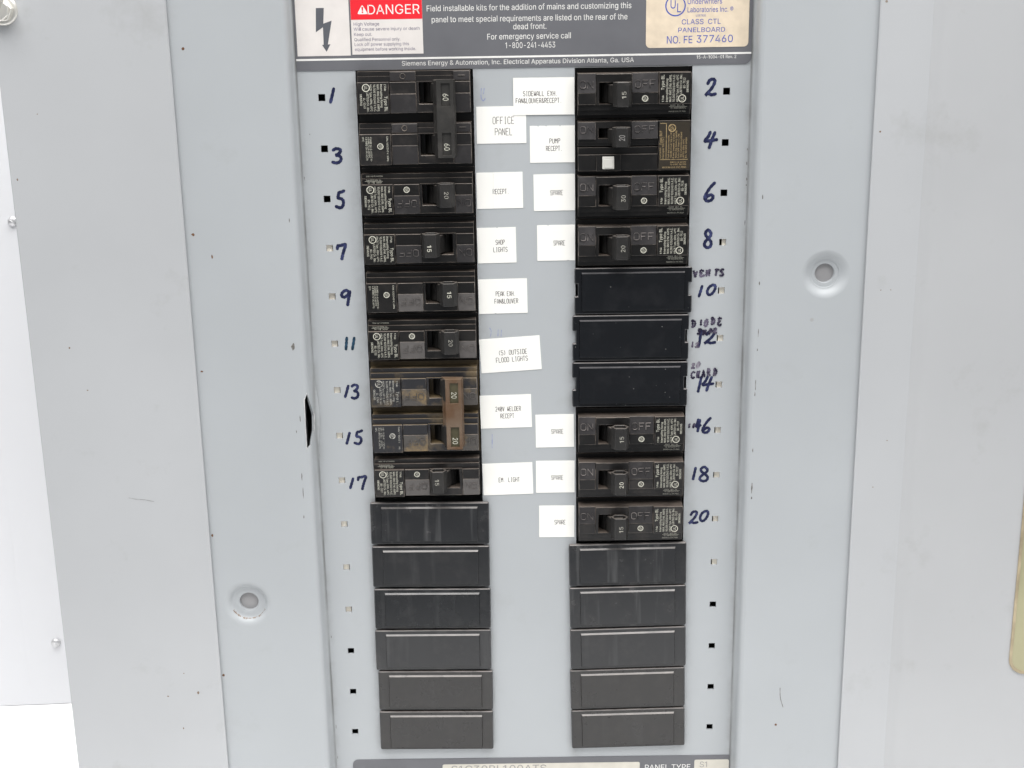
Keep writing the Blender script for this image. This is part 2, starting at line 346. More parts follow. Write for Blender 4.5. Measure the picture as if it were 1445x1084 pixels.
SF = {  # narrow stroke capitals on a 4 x 6 grid, y down
'A': [[(0, 6), (0, 2), (2, 0), (4, 2), (4, 6)], [(0, 4), (4, 4)]], 'B': [[(0, 0), (0, 6), (3, 6), (4, 5), (4, 4), (3, 3), (0, 3)], [(0, 0), (3, 0), (4, 1), (4, 2), (3, 3)]],
'C': [[(4, 1), (3, 0), (1, 0), (0, 1), (0, 5), (1, 6), (3, 6), (4, 5)]], 'D': [[(0, 0), (0, 6), (3, 6), (4, 5), (4, 1), (3, 0), (0, 0)]],
'E': [[(4, 0), (0, 0), (0, 6), (4, 6)], [(0, 3), (3, 3)]], 'F': [[(4, 0), (0, 0), (0, 6)], [(0, 3), (3, 3)]],
'G': [[(4, 1), (3, 0), (1, 0), (0, 1), (0, 5), (1, 6), (3, 6), (4, 5), (4, 3), (2.5, 3)]], 'H': [[(0, 0), (0, 6)], [(4, 0), (4, 6)], [(0, 3), (4, 3)]],
'I': [[(1, 0), (3, 0)], [(2, 0), (2, 6)], [(1, 6), (3, 6)]], 'K': [[(0, 0), (0, 6)], [(4, 0), (0, 3.4)], [(1.2, 2.6), (4, 6)]], 'L': [[(0, 0), (0, 6), (4, 6)]],
'M': [[(0, 6), (0, 0), (2, 3), (4, 0), (4, 6)]], 'N': [[(0, 6), (0, 0), (4, 6), (4, 0)]], 'O': [[(1, 0), (3, 0), (4, 1), (4, 5), (3, 6), (1, 6), (0, 5), (0, 1), (1, 0)]],
'P': [[(0, 6), (0, 0), (3, 0), (4, 1), (4, 2), (3, 3), (0, 3)]], 'R': [[(0, 6), (0, 0), (3, 0), (4, 1), (4, 2), (3, 3), (0, 3)], [(2, 3), (4, 6)]],
'S': [[(4, 1), (3, 0), (1, 0), (0, 1), (0, 2), (1, 3), (3, 3), (4, 4), (4, 5), (3, 6), (1, 6), (0, 5)]], 'T': [[(0, 0), (4, 0)], [(2, 0), (2, 6)]],
'U': [[(0, 0), (0, 5), (1, 6), (3, 6), (4, 5), (4, 0)]], 'V': [[(0, 0), (2, 6), (4, 0)]], 'W': [[(0, 0), (0.6, 6), (2, 3), (3.4, 6), (4, 0)]], 'X': [[(0, 0), (4, 6)], [(4, 0), (0, 6)]],
'0': [[(1, 0), (3, 0), (4, 1), (4, 5), (3, 6), (1, 6), (0, 5), (0, 1), (1, 0)], [(0.6, 5), (3.4, 1)]], '2': [[(0, 1), (1, 0), (3, 0), (4, 1), (4, 2), (0, 6), (4, 6)]],
'4': [[(3, 6), (3, 0), (0, 4), (4, 4)]], '5': [[(4, 0), (0, 0), (0, 2.6), (3, 2.6), (4, 3.6), (4, 5), (3, 6), (1, 6), (0, 5)]],
'1': [[(1, 1), (2, 0), (2, 6)]], '&': [[(4, 6), (0.6, 1.6), (1, 0), (2.2, 0), (2.6, 1.4), (0, 4), (0, 5), (1, 6), (2.4, 6), (4, 4)]],
'(': [[(3, 0), (1.6, 2), (1.6, 4), (3, 6)]], ')': [[(1, 0), (2.4, 2), (2.4, 4), (1, 6)]], '.': [[(1.7, 5.6), (2.2, 6)]], ' ': []}
def stroke_text(bm, txt, cx, cy, w, h, lw, d, rot=0.0, mi=0):
    n = len(txt); pitch = w / (n - 0.3); cw = pitch * 0.68; ca, sa = math.cos(rot), math.sin(rot); k = 0
    for i, ch in enumerate(txt):
        for st in SF[ch]:
            pts = [(-w / 2 + i * pitch + p[0] / 4 * cw, -h / 2 + p[1] / 6 * h) for p in st]
            pts = [(cx + x * ca - y * sa, cy + x * sa + y * ca) for x, y in pts]
            k += 1
            for a, b in zip(pts, pts[1:]): ribbon(bm, [a, b], lw, d + 0.004 * (k % 5), 0.003, cap=False, mi=mi)

# printed lettering: a plain grotesque alphabet as outlines in thousandths of the type size (advance, closed outlines)
FONT_R = {
'&': (447, [[197,-7,150,-2,110,12,78,34,54,62,39,96,34,133,37,163,47,189,63,213,85,235,111,256,140,279,216,335,226,343,237,352,246,363,255,375,260,389,262,405,258,427,245,445,226,457,201,461,184,459,168,453,155,444,145,431,139,416,137,399,139,380,145,363,155,346,169,327,185,307,204,284,438,0,364,0,171,231,144,264,121,293,102,319,87,344,78,370,75,398,79,430,91,458,109,481,134,499,165,510,200,513,235,510,266,499,290,482,308,459,320,433,324,404,322,382,315,362,305,342,291,325,275,308,256,293,154,217,128,195,110,174,100,154,97,131,100,108,109,87,124,70,143,57,166,49,193,46,223,50,251,59,278,75,301,95,321,121,336,151,346,186,349,224,408,224,405,180,397,144,385,115,371,92,357,75,345,62,333,47,305,23,271,7,234,-3]]),
'(': (273, [[89,207,92,264,101,324,114,384,132,441,153,494,177,539,236,539,212,485,191,428,174,370,161,313,154,258,151,207,154,161,160,115,172,67,188,16,209,-38,236,-96,177,-96,139,-21,111,55,95,131]]),
')': (273, [[37,-96,64,-37,86,18,102,69,113,116,120,162,122,207,119,258,112,313,99,370,82,428,62,485,37,539,97,539,121,494,142,441,159,384,173,323,181,264,184,207,178,130,161,53,134,-22,97,-96]]),
',': (188, [[38,-119,68,71,137,71,84,-119]]),
'-': (453, [[337,244,337,188,114,188,114,244]]),
'.': (188, [[95,-4,78,-1,63,9,53,24,50,41,53,59,63,73,78,83,95,87,113,83,128,73,138,59,141,41,138,24,128,9,113,-1]]),
'/': (249, [[235,533,71,-76,14,-76,178,533]]),
'0': (453, [[227,-7,174,1,130,24,95,62,69,113,53,178,48,254,53,330,69,395,95,447,130,484,174,508,227,516,279,508,323,484,358,447,384,395,400,330,405,254,400,178,384,113,359,62,323,24,279,1],[227,50,261,56,290,74,313,103,330,144,340,194,344,254,340,314,330,365,313,405,290,435,261,453,227,460,192,453,163,435,140,405,123,365,113,314,109,254,113,194,123,144,140,103,163,74,192,56]]),
'1': (366, [[153,0,216,0,216,509,165,509,29,407,29,354,153,430]]),
'2': (453, [[64,0,64,47,234,229,261,257,282,282,299,305,311,327,318,348,320,371,317,397,308,419,293,436,273,449,250,457,224,460,196,457,172,447,153,433,139,413,130,390,127,362,66,362,71,405,86,442,111,473,143,496,182,511,225,516,268,511,306,497,337,474,361,445,376,411,381,372,378,345,371,318,357,290,336,259,306,223,267,180,153,60,153,57,389,57,389,0]]),
'3': (453, [[218,-7,173,-3,133,10,98,30,70,57,52,91,44,132,109,132,115,107,126,87,144,71,165,59,191,52,219,50,248,53,275,61,297,74,315,93,325,116,329,145,326,172,316,196,299,217,275,234,242,244,201,248,157,248,157,299,288,448,288,452,70,452,70,509,372,509,372,461,211,278,211,289,264,288,308,276,344,253,371,222,387,186,393,145,387,103,370,66,344,36,309,12,266,-2]]),
'4': (453, [[40,105,40,158,247,509,311,509,109,166,109,163,413,163,413,105],[282,0,282,121,282,146,282,318,343,318,343,0]]),
'5': (453, [[221,-7,178,-2,140,11,108,32,83,60,66,93,60,130,122,130,127,108,138,89,154,73,173,60,196,52,221,50,250,53,276,64,298,82,314,104,324,131,328,162,324,193,314,221,297,244,275,262,248,273,218,277,192,275,167,268,145,258,128,246,67,253,96,509,366,509,366,452,151,452,134,301,136,301,155,315,178,325,203,331,229,334,263,330,294,321,321,306,345,285,364,260,379,231,388,199,391,163,385,117,369,76,343,41,309,15,268,-1]]),
'6': (453, [[226,-7,182,-1,142,15,109,40,84,74,69,115,64,162,68,199,80,239,102,285,137,340,252,509,322,509,151,261,145,261,154,275,165,288,179,299,196,307,214,312,235,314,278,309,316,295,346,271,370,240,384,201,389,157,384,112,368,73,343,39,310,14,271,-2],[226,48,254,52,279,63,299,79,314,101,324,128,327,157,324,187,314,213,299,235,279,251,254,262,226,265,198,262,174,252,153,235,138,214,128,188,125,158,128,128,138,102,153,79,174,63,198,52]]),
'7': (453, [[97,0,323,448,323,452,62,452,62,509,391,509,391,449,165,0]]),
'8': (453, [[226,-7,178,-2,136,11,101,33,74,62,57,96,52,135,55,166,65,195,81,220,101,241,125,256,153,265,153,267,119,282,93,308,76,342,70,380,75,417,90,450,114,477,146,498,184,511,226,516,269,511,306,498,337,477,361,450,377,417,382,380,376,342,359,308,333,282,300,267,300,265,327,256,351,241,372,220,387,195,397,166,401,135,395,96,378,62,352,33,317,11,275,-2],[226,49,258,52,285,60,307,74,323,91,333,113,337,139,333,165,322,189,305,208,283,223,256,232,226,235,196,232,169,223,147,208,130,189,119,165,115,139,119,113,129,91,145,74,167,60,195,52],[226,290,252,292,274,300,293,313,307,330,316,351,319,376,316,399,308,420,294,437,275,449,252,457,226,460,200,457,177,449,159,437,145,420,136,399,133,376,136,351,145,330,159,313,178,300,201,292]]),
'9': (453, [[226,516,271,510,310,494,343,468,368,434,384,393,389,347,385,309,373,270,350,224,315,168,200,0,130,0,301,248,307,248,299,234,287,221,273,210,257,202,238,196,218,195,175,199,137,214,106,237,83,269,68,307,64,352,69,397,85,436,110,469,143,494,182,510],[226,460,199,457,174,446,154,429,138,407,129,381,125,352,129,322,138,295,154,274,174,257,199,247,226,243,254,247,279,257,299,273,314,295,324,321,327,350,324,381,314,407,299,429,279,446,254,457]]),
'A': (479, [[16,0,201,509,276,509,463,0,395,0,287,302,276,334,264,372,250,420,232,478,245,478,228,419,213,371,201,333,191,302,85,0],[110,142,110,199,370,199,370,142]]),
'B': (456, [[60,0,60,509,241,509,289,504,329,491,359,469,381,442,394,410,398,374,395,344,387,320,373,301,356,286,336,275,315,267,315,262,339,257,363,245,385,227,402,203,414,173,418,136,413,100,400,67,377,39,344,18,301,4,247,0],[125,57,245,57,296,63,330,80,349,105,355,137,352,161,342,184,327,203,306,218,279,228,248,231,125,231],[125,285,238,285,265,288,288,296,308,309,323,326,333,348,336,372,330,403,313,429,283,446,240,452,125,452]]),
'C': (510, [[267,-7,205,1,150,25,104,63,70,115,48,179,40,254,48,329,70,393,104,445,150,484,205,508,267,516,305,513,340,504,373,490,402,471,427,447,448,418,463,385,473,348,408,348,401,373,389,395,375,413,357,428,337,440,315,449,292,454,267,456,223,450,184,432,150,403,125,364,109,314,103,254,109,194,125,145,151,105,184,76,223,59,267,53,292,55,315,60,337,69,357,81,375,96,389,114,401,136,408,160,473,160,463,124,448,91,428,62,402,38,373,19,341,5,305,-4]]),
'D': (502, [[219,0,96,0,96,57,215,57,272,63,318,81,354,110,379,149,394,198,399,255,394,312,379,361,354,399,320,428,275,446,221,452,93,452,93,509,225,509,294,501,353,478,399,441,433,391,455,329,462,255,455,181,433,119,398,68,351,31,291,8],[125,509,125,0,60,0,60,509]]),
'E': (418, [[60,0,60,509,372,509,372,452,125,452,125,286,355,286,355,229,125,229,125,57,375,57,375,0]]),
'F': (410, [[60,0,60,509,369,509,369,452,125,452,125,278,346,278,346,221,125,221,125,0]]),
'G': (520, [[269,-7,205,1,149,25,104,64,69,116,47,179,40,254,47,329,69,393,103,445,149,484,203,508,265,516,304,513,340,504,374,489,403,469,429,445,449,416,465,384,474,349,408,349,399,372,387,393,373,411,356,427,337,439,315,448,291,454,265,456,222,450,183,432,150,404,125,364,109,314,103,254,109,194,125,145,151,105,184,76,224,59,269,53,309,57,345,71,374,93,396,123,410,160,415,202,434,199,283,199,283,256,478,256,478,200,471,141,451,91,419,50,377,19,326,0]]),
'H': (517, [[60,0,60,509,125,509,125,289,392,289,392,509,457,509,457,0,392,0,392,232,125,232,125,0]]),
'I': (183, [[60,0,123,0,123,509,60,509]]),
'K': (467, [[104,145,104,216,122,239,139,261,157,282,174,303,193,324,212,344,364,509,448,509,231,276,228,276],[60,0,60,509,125,509,125,334,124,225,125,193,125,0],[372,0,188,259,228,309,449,0]]),
'L': (393, [[60,0,60,509,125,509,125,57,361,57,361,0]]),
'M': (628, [[60,0,60,509,152,509,277,187,282,174,287,159,293,141,299,123,305,103,311,84,317,65,322,49,307,49,312,65,318,83,324,102,330,121,336,140,342,158,348,174,352,187,476,509,568,509,568,0,504,0,504,291,504,308,504,327,505,347,505,369,506,391,506,413,507,435,507,457,513,457,505,433,498,409,490,386,482,363,474,341,467,322,461,305,456,291,342,0,286,0,170,291,165,304,159,321,152,340,145,361,137,384,129,408,121,432,112,457,119,457,119,437,120,416,120,394,121,372,121,350,122,328,122,309,122,291,122,0]]),
'N': (523, [[60,0,60,509,136,509,343,183,352,169,363,151,375,130,388,107,401,82,414,55,405,54,402,81,401,108,400,134,399,157,399,178,399,195,399,509,463,509,463,0,387,0,202,290,190,310,177,331,164,354,148,381,130,413,108,452,119,454,121,417,122,384,123,354,124,328,125,307,125,291,125,0]]),
'O': (533, [[267,-7,205,1,150,25,105,63,70,115,48,179,40,254,48,329,70,393,105,445,150,484,205,508,267,516,329,508,384,484,429,445,464,393,486,329,493,254,486,179,464,115,429,63,384,25,329,1],[267,53,310,59,349,76,383,105,408,144,425,194,430,254,425,314,408,365,383,404,349,433,310,450,267,456,223,450,184,433,151,404,125,364,109,314,103,254,109,194,125,144,151,105,184,76,223,59]]),
'P': (444, [[60,0,60,509,235,509,289,503,332,487,366,462,390,430,404,391,409,348,404,304,390,265,366,233,332,207,289,191,235,186,109,186,109,242,233,242,269,246,297,256,318,272,333,294,342,319,344,348,342,376,333,402,318,423,297,439,268,449,232,452,125,452,125,0]]),
'Q': (533, [[245,159,313,159,369,85,384,65,468,-48,401,-48,346,27,331,46],[267,-7,205,1,150,25,105,63,70,115,48,179,40,254,48,329,70,393,105,445,150,484,205,508,267,516,329,508,384,484,429,445,464,393,486,329,493,254,486,179,464,115,429,63,384,25,329,1],[267,53,310,59,349,76,383,105,408,144,425,194,430,254,425,314,408,365,383,404,349,433,310,450,267,456,223,450,184,433,151,404,125,364,109,314,103,254,109,194,125,144,151,105,184,76,223,59]]),
'R': (449, [[60,0,60,509,236,509,290,504,333,489,367,465,390,433,405,395,409,352,405,309,390,271,367,240,333,217,289,203,236,198,96,198,96,255,234,255,269,258,298,267,319,281,334,300,342,324,345,352,342,380,334,405,319,425,298,440,269,449,233,452,125,452,125,0],[353,0,230,229,303,229,428,0]]),
'S': (446, [[224,-9,172,-4,128,9,91,31,64,60,46,96,38,137,104,137,110,110,123,88,142,71,166,59,194,52,224,49,257,52,286,60,311,74,329,92,341,114,346,139,342,161,332,179,316,193,296,205,272,214,245,222,184,239,128,260,86,289,60,326,52,372,58,413,75,448,102,476,138,498,180,511,227,516,275,511,316,498,351,476,377,449,394,415,401,378,337,378,326,412,302,437,267,453,225,459,194,456,167,448,145,435,129,418,118,398,115,376,119,352,131,334,148,319,169,308,191,300,212,293,264,279,287,272,312,264,336,252,359,238,379,220,395,198,405,171,408,139,403,99,386,64,360,34,323,11,278,-4]]),
'T': (448, [[32,452,32,509,417,509,417,452,257,452,257,0,193,0,193,452]]),
'U': (517, [[259,-8,203,-2,154,15,114,43,85,80,66,124,60,173,60,509,124,509,124,178,128,144,141,113,160,87,187,68,220,56,259,52,298,56,331,68,357,87,377,113,389,144,393,178,393,509,457,509,457,173,451,124,433,80,403,43,363,15,315,-2]]),
'V': (479, [[204,0,16,509,84,509,192,206,203,176,215,137,230,89,248,31,235,31,252,90,267,138,279,176,290,206,395,509,463,509,278,0]]),
'W': (686, [[155,0,16,509,82,509,163,196,170,171,175,145,181,120,187,94,192,67,197,40,189,40,194,67,200,94,205,120,211,145,218,171,224,196,306,509,380,509,462,196,468,171,474,145,480,120,486,94,492,67,497,40,488,40,493,67,499,94,504,120,510,145,517,171,523,196,603,509,670,509,530,0,455,0,368,323,359,356,351,391,344,431,336,475,350,475,342,433,335,395,327,359,318,323,230,0]]),
'X': (474, [[18,0,217,284,217,236,29,509,104,509,178,400,192,379,204,361,214,345,223,329,233,312,243,292,232,292,243,311,252,329,261,345,272,361,284,379,298,400,374,509,446,509,259,239,259,287,456,0,382,0,292,129,279,149,268,165,259,180,250,195,241,212,230,231,244,231,235,213,225,196,216,181,206,166,195,149,182,129,91,0]]),
'Y': (472, [[203,0,203,208,16,509,91,509,192,344,208,318,222,292,236,264,250,230,224,230,237,265,251,293,265,318,280,344,381,509,455,509,268,208,268,0]]),
'a': (389, [[160,-9,126,-5,94,5,68,22,48,45,35,73,30,108,34,138,43,161,58,179,78,193,100,203,125,211,152,216,178,220,209,224,234,227,252,230,265,235,273,243,276,255,276,257,273,279,267,297,256,311,240,322,220,329,196,331,171,329,149,322,132,313,118,301,107,288,100,274,41,291,57,322,79,346,104,364,133,375,163,382,194,384,215,383,239,379,263,372,286,360,306,343,322,320,333,290,337,251,337,0,277,0,277,52,272,52,264,38,252,25,236,12,215,1,190,-6],[170,45,202,49,228,59,248,74,263,93,272,115,276,138,276,190,270,186,259,182,246,179,231,176,216,173,200,171,186,169,175,168,154,164,134,159,117,150,103,139,95,124,92,105,94,87,102,72,114,61,130,52,149,47]]),
'b': (424, [[229,-8,198,-5,172,4,153,17,138,31,127,46,118,59,112,59,112,0,53,0,53,509,114,509,114,319,118,319,127,331,137,346,152,360,171,373,197,381,229,384,274,378,313,361,345,332,370,293,385,245,390,189,385,133,370,84,346,45,313,16,274,-2],[220,47,253,51,279,66,301,88,316,117,325,151,328,189,325,227,316,261,301,290,280,311,253,325,220,330,188,325,161,312,140,291,125,263,116,229,113,189,116,150,125,115,140,86,162,65,188,51]]),
'c': (396, [[207,-8,159,-2,117,16,82,46,56,85,40,133,34,187,40,243,56,291,82,330,117,360,159,378,207,384,234,383,260,377,284,368,305,356,324,341,340,322,353,301,362,277,303,262,298,276,290,289,281,301,270,311,257,319,242,325,226,329,207,330,173,325,145,310,124,287,108,258,99,224,96,187,99,151,108,117,124,89,145,66,173,51,207,46,226,48,243,52,258,58,271,66,282,76,292,89,299,102,304,117,363,102,354,78,341,56,325,37,306,21,285,9,261,-1,235,-6]]),
'd': (424, [[195,-8,151,-2,111,16,79,45,55,84,39,133,34,189,39,245,55,293,79,332,112,361,151,378,196,384,228,381,253,373,272,360,287,346,298,331,306,319,311,319,311,509,372,509,372,0,313,0,313,59,307,59,298,46,287,31,272,17,252,4,227,-5],[205,47,236,51,263,65,284,86,299,115,309,150,312,189,309,229,300,263,284,291,263,312,237,325,205,330,172,325,145,311,124,290,108,261,99,227,96,189,99,151,109,117,124,88,145,66,172,51]]),
'e': (404, [[212,-8,161,-2,117,16,82,46,56,85,40,132,34,187,39,242,55,290,81,329,115,359,157,378,205,384,236,382,266,374,294,361,319,341,341,315,357,282,368,242,371,194,371,169,75,169,75,221,338,221,310,202,307,237,298,269,283,294,263,314,237,326,205,330,173,326,146,313,125,294,109,270,99,241,96,211,96,178,100,139,110,106,128,80,151,61,179,50,212,46,234,48,254,53,271,61,285,73,297,88,306,105,365,91,353,63,335,39,311,19,283,4,249,-5]]),
'f': (253, [[228,379,228,327,6,327,6,379],[81,0,81,432,84,461,96,486,113,505,135,519,161,527,187,530,207,529,222,527,234,524,243,521,227,468,222,470,215,472,206,473,195,474,171,470,154,460,145,443,142,419,142,0]]),
'g': (425, [[207,-151,168,-148,134,-140,105,-127,82,-110,64,-91,51,-69,101,-41,110,-53,122,-66,136,-78,154,-88,178,-95,207,-97,249,-92,282,-75,304,-47,311,-6,311,68,306,68,298,56,287,41,272,28,252,16,227,8,195,5,152,10,113,27,80,53,55,90,39,136,34,191,39,246,55,293,80,332,112,361,152,378,196,384,228,382,253,373,273,360,288,346,299,331,308,319,313,319,313,379,372,379,372,-9,367,-54,350,-90,324,-117,291,-136,251,-147],[205,59,237,63,264,75,285,95,300,121,309,154,312,193,309,231,300,264,285,291,264,312,237,325,205,330,172,325,145,312,124,290,109,262,99,229,96,193,99,155,109,123,124,96,145,76,172,63]]),
'h': (410, [[114,227,114,0,53,0,53,509,114,509,114,287,102,287,124,332,152,362,187,379,227,384,264,380,295,369,321,349,341,321,353,285,357,240,357,0,296,0,296,235,290,275,273,304,246,323,210,329,184,326,161,317,141,303,126,283,117,257]]),
'i': (166, [[53,0,53,379,114,379,114,0],[84,443,67,446,54,455,44,468,41,483,44,499,54,512,67,521,84,524,100,521,114,512,123,499,126,483,123,468,114,455,100,446]]),
'j': (166, [[53,379,114,379,114,-30,111,-63,102,-90,86,-113,65,-129,37,-139,4,-143,-10,-143,-10,-87,2,-87,25,-83,40,-72,50,-54,53,-29],[83,443,67,446,53,455,44,468,41,483,44,499,53,512,67,521,83,524,100,521,114,512,123,499,126,483,123,468,114,455,100,446]]),
'k': (380, [[110,137,110,212,121,212,284,379,360,379,184,199,177,199],[53,0,53,509,114,509,114,0],[294,0,148,186,191,229,372,0]]),
'l': (162, [[52,0,115,0,115,524,52,524]]),
'm': (610, [[53,0,53,379,112,379,112,295,108,295,118,323,132,346,151,363,172,376,195,384,219,386,257,380,287,361,309,331,321,295,312,295,322,321,337,343,357,361,381,375,407,383,437,386,468,383,497,372,522,354,541,328,553,296,557,255,557,0,496,0,496,254,490,289,473,313,447,326,419,330,395,328,374,320,358,307,345,290,338,270,335,247,335,0,274,0,274,260,269,288,253,311,229,326,199,330,178,328,158,320,140,307,126,289,117,266,114,238,114,0]]),
'n': (410, [[114,227,114,0,53,0,53,379,112,379,112,287,102,287,124,332,152,362,187,379,227,384,264,380,295,369,321,349,341,321,353,285,357,240,357,0,296,0,296,235,290,275,273,304,246,323,210,329,184,326,161,317,141,303,126,283,117,257]]),
'o': (415, [[207,-8,159,-2,117,16,82,46,56,85,40,133,34,187,40,243,56,291,82,330,117,360,159,378,207,384,256,378,299,360,333,330,359,291,376,243,381,187,376,133,359,85,333,46,299,16,256,-2],[207,46,242,51,270,66,292,89,307,117,316,151,319,187,316,224,307,258,292,287,270,310,242,325,207,330,173,325,145,310,124,287,108,258,99,224,96,187,99,151,108,117,124,89,145,66,173,51]]),
'p': (424, [[53,-143,53,379,112,379,112,319,118,319,126,331,137,346,152,360,171,373,197,381,229,384,274,378,313,361,345,332,370,293,385,245,390,189,385,133,370,84,346,45,313,16,274,-2,229,-8,198,-5,173,4,153,17,138,31,127,46,118,59,114,59,114,-143],[220,47,253,51,279,66,301,88,316,117,325,151,328,189,325,227,316,261,301,290,280,311,253,325,220,330,188,325,161,312,140,291,125,263,116,229,113,189,116,150,125,115,140,86,162,65,188,51]]),
'q': (424, [[372,-143,311,-143,311,59,306,59,298,46,287,31,272,17,252,4,227,-5,195,-8,151,-2,111,16,79,45,55,84,39,133,34,189,39,245,55,293,79,332,112,361,151,378,196,384,228,381,253,373,272,360,287,346,298,331,307,319,313,319,313,379,372,379],[205,47,236,51,263,65,284,86,299,115,309,150,312,189,309,229,300,263,284,291,263,312,237,325,205,330,172,325,145,311,124,290,108,261,99,227,96,189,99,151,109,117,124,88,145,66,172,51]]),
'r': (259, [[53,0,53,379,112,379,112,321,115,321,130,347,152,367,181,380,213,385,221,385,229,384,237,384,243,384,243,322,239,323,230,324,219,325,207,326,182,323,159,315,140,301,126,284,117,262,114,237,114,0]]),
's': (365, [[182,-8,145,-5,112,3,84,18,62,38,45,63,36,94,94,107,105,79,124,60,150,49,181,45,217,50,244,62,262,81,268,103,265,121,254,136,237,147,212,155,149,170,104,186,72,208,53,237,47,274,51,305,65,332,87,354,115,370,149,381,187,384,223,381,254,372,279,358,299,339,314,316,324,290,268,277,258,298,243,316,219,328,187,333,156,329,131,317,114,299,109,277,112,258,124,243,144,232,172,223,229,209,275,194,306,171,325,142,331,107,326,75,312,47,290,24,260,6,223,-5]]),
't': (227, [[204,379,204,327,6,327,6,379],[65,471,126,471,126,98,128,76,136,61,150,53,170,50,177,50,185,51,194,52,202,54,213,2,203,-1,192,-3,180,-4,168,-4,125,2,92,21,72,52,65,93]]),
'u': (410, [[182,-5,146,-1,115,11,89,31,69,59,57,95,53,139,53,379,114,379,114,144,119,105,137,75,164,56,200,50,226,53,249,62,268,77,283,97,293,122,296,153,296,379,357,379,357,0,298,0,298,92,307,92,286,47,257,17,222,0]]),
'v': (389, [[163,0,17,379,84,379,165,155,177,121,187,87,196,53,206,21,184,21,194,53,203,87,213,121,224,155,305,379,371,379,226,0]]),
'w': (567, [[138,0,23,379,87,379,133,214,143,177,154,137,165,91,175,41,165,41,175,90,186,135,196,176,206,214,252,379,316,379,362,214,371,176,382,136,392,91,402,41,391,41,402,90,413,135,423,176,434,214,480,379,545,379,429,0,368,0,319,172,312,198,305,225,297,252,291,280,284,309,277,338,291,338,284,309,277,280,270,252,263,225,255,198,248,172,199,0]]),
'y': (389, [[47,-139,61,-86,71,-87,88,-90,104,-89,118,-84,130,-74,141,-58,151,-36,163,-1,17,379,84,379,165,155,177,121,187,87,196,53,206,21,184,21,193,53,202,87,212,121,224,155,305,379,371,379,204,-58,191,-85,177,-107,159,-124,139,-136,117,-143,91,-145,77,-145,65,-143,54,-141]]),
'z': (380, [[42,0,42,46,254,320,254,323,48,323,48,379,333,379,333,331,126,60,126,56,339,56,339,0]]),
'®': (463, [[231,118,192,122,154,134,121,152,91,177,67,206,48,240,37,277,33,317,37,357,48,394,67,428,91,457,121,482,154,500,192,512,231,516,271,512,309,500,343,482,372,457,396,428,415,394,426,357,430,317,426,277,415,240,396,206,372,177,343,152,309,134,271,122],[231,166,271,171,307,187,338,210,362,241,377,277,382,317,377,357,362,393,338,423,307,447,271,462,231,467,192,462,156,447,125,423,101,393,86,357,81,317,86,277,101,241,125,210,156,187,192,171],[273,226,228,312,273,312,319,226],[161,226,161,409,253,409,266,407,279,402,292,394,302,383,309,368,311,350,309,332,302,316,291,304,278,295,264,289,250,287,185,287,185,319,239,319,248,321,257,327,264,337,267,350,264,364,257,372,248,376,239,378,203,378,203,226]]),
'°': (316, [[158,283,128,287,101,298,77,316,59,340,47,367,43,397,47,428,59,455,77,479,101,497,128,509,158,513,188,509,216,497,239,479,257,455,269,428,273,397,269,367,257,340,239,316,216,298,188,287],[158,334,175,336,190,343,203,353,213,366,220,381,222,397,220,414,213,430,203,443,190,453,175,459,158,462,141,459,126,453,113,443,103,430,97,414,95,397,97,381,103,366,113,353,126,343,141,336]]),
' ': (187, []),
}
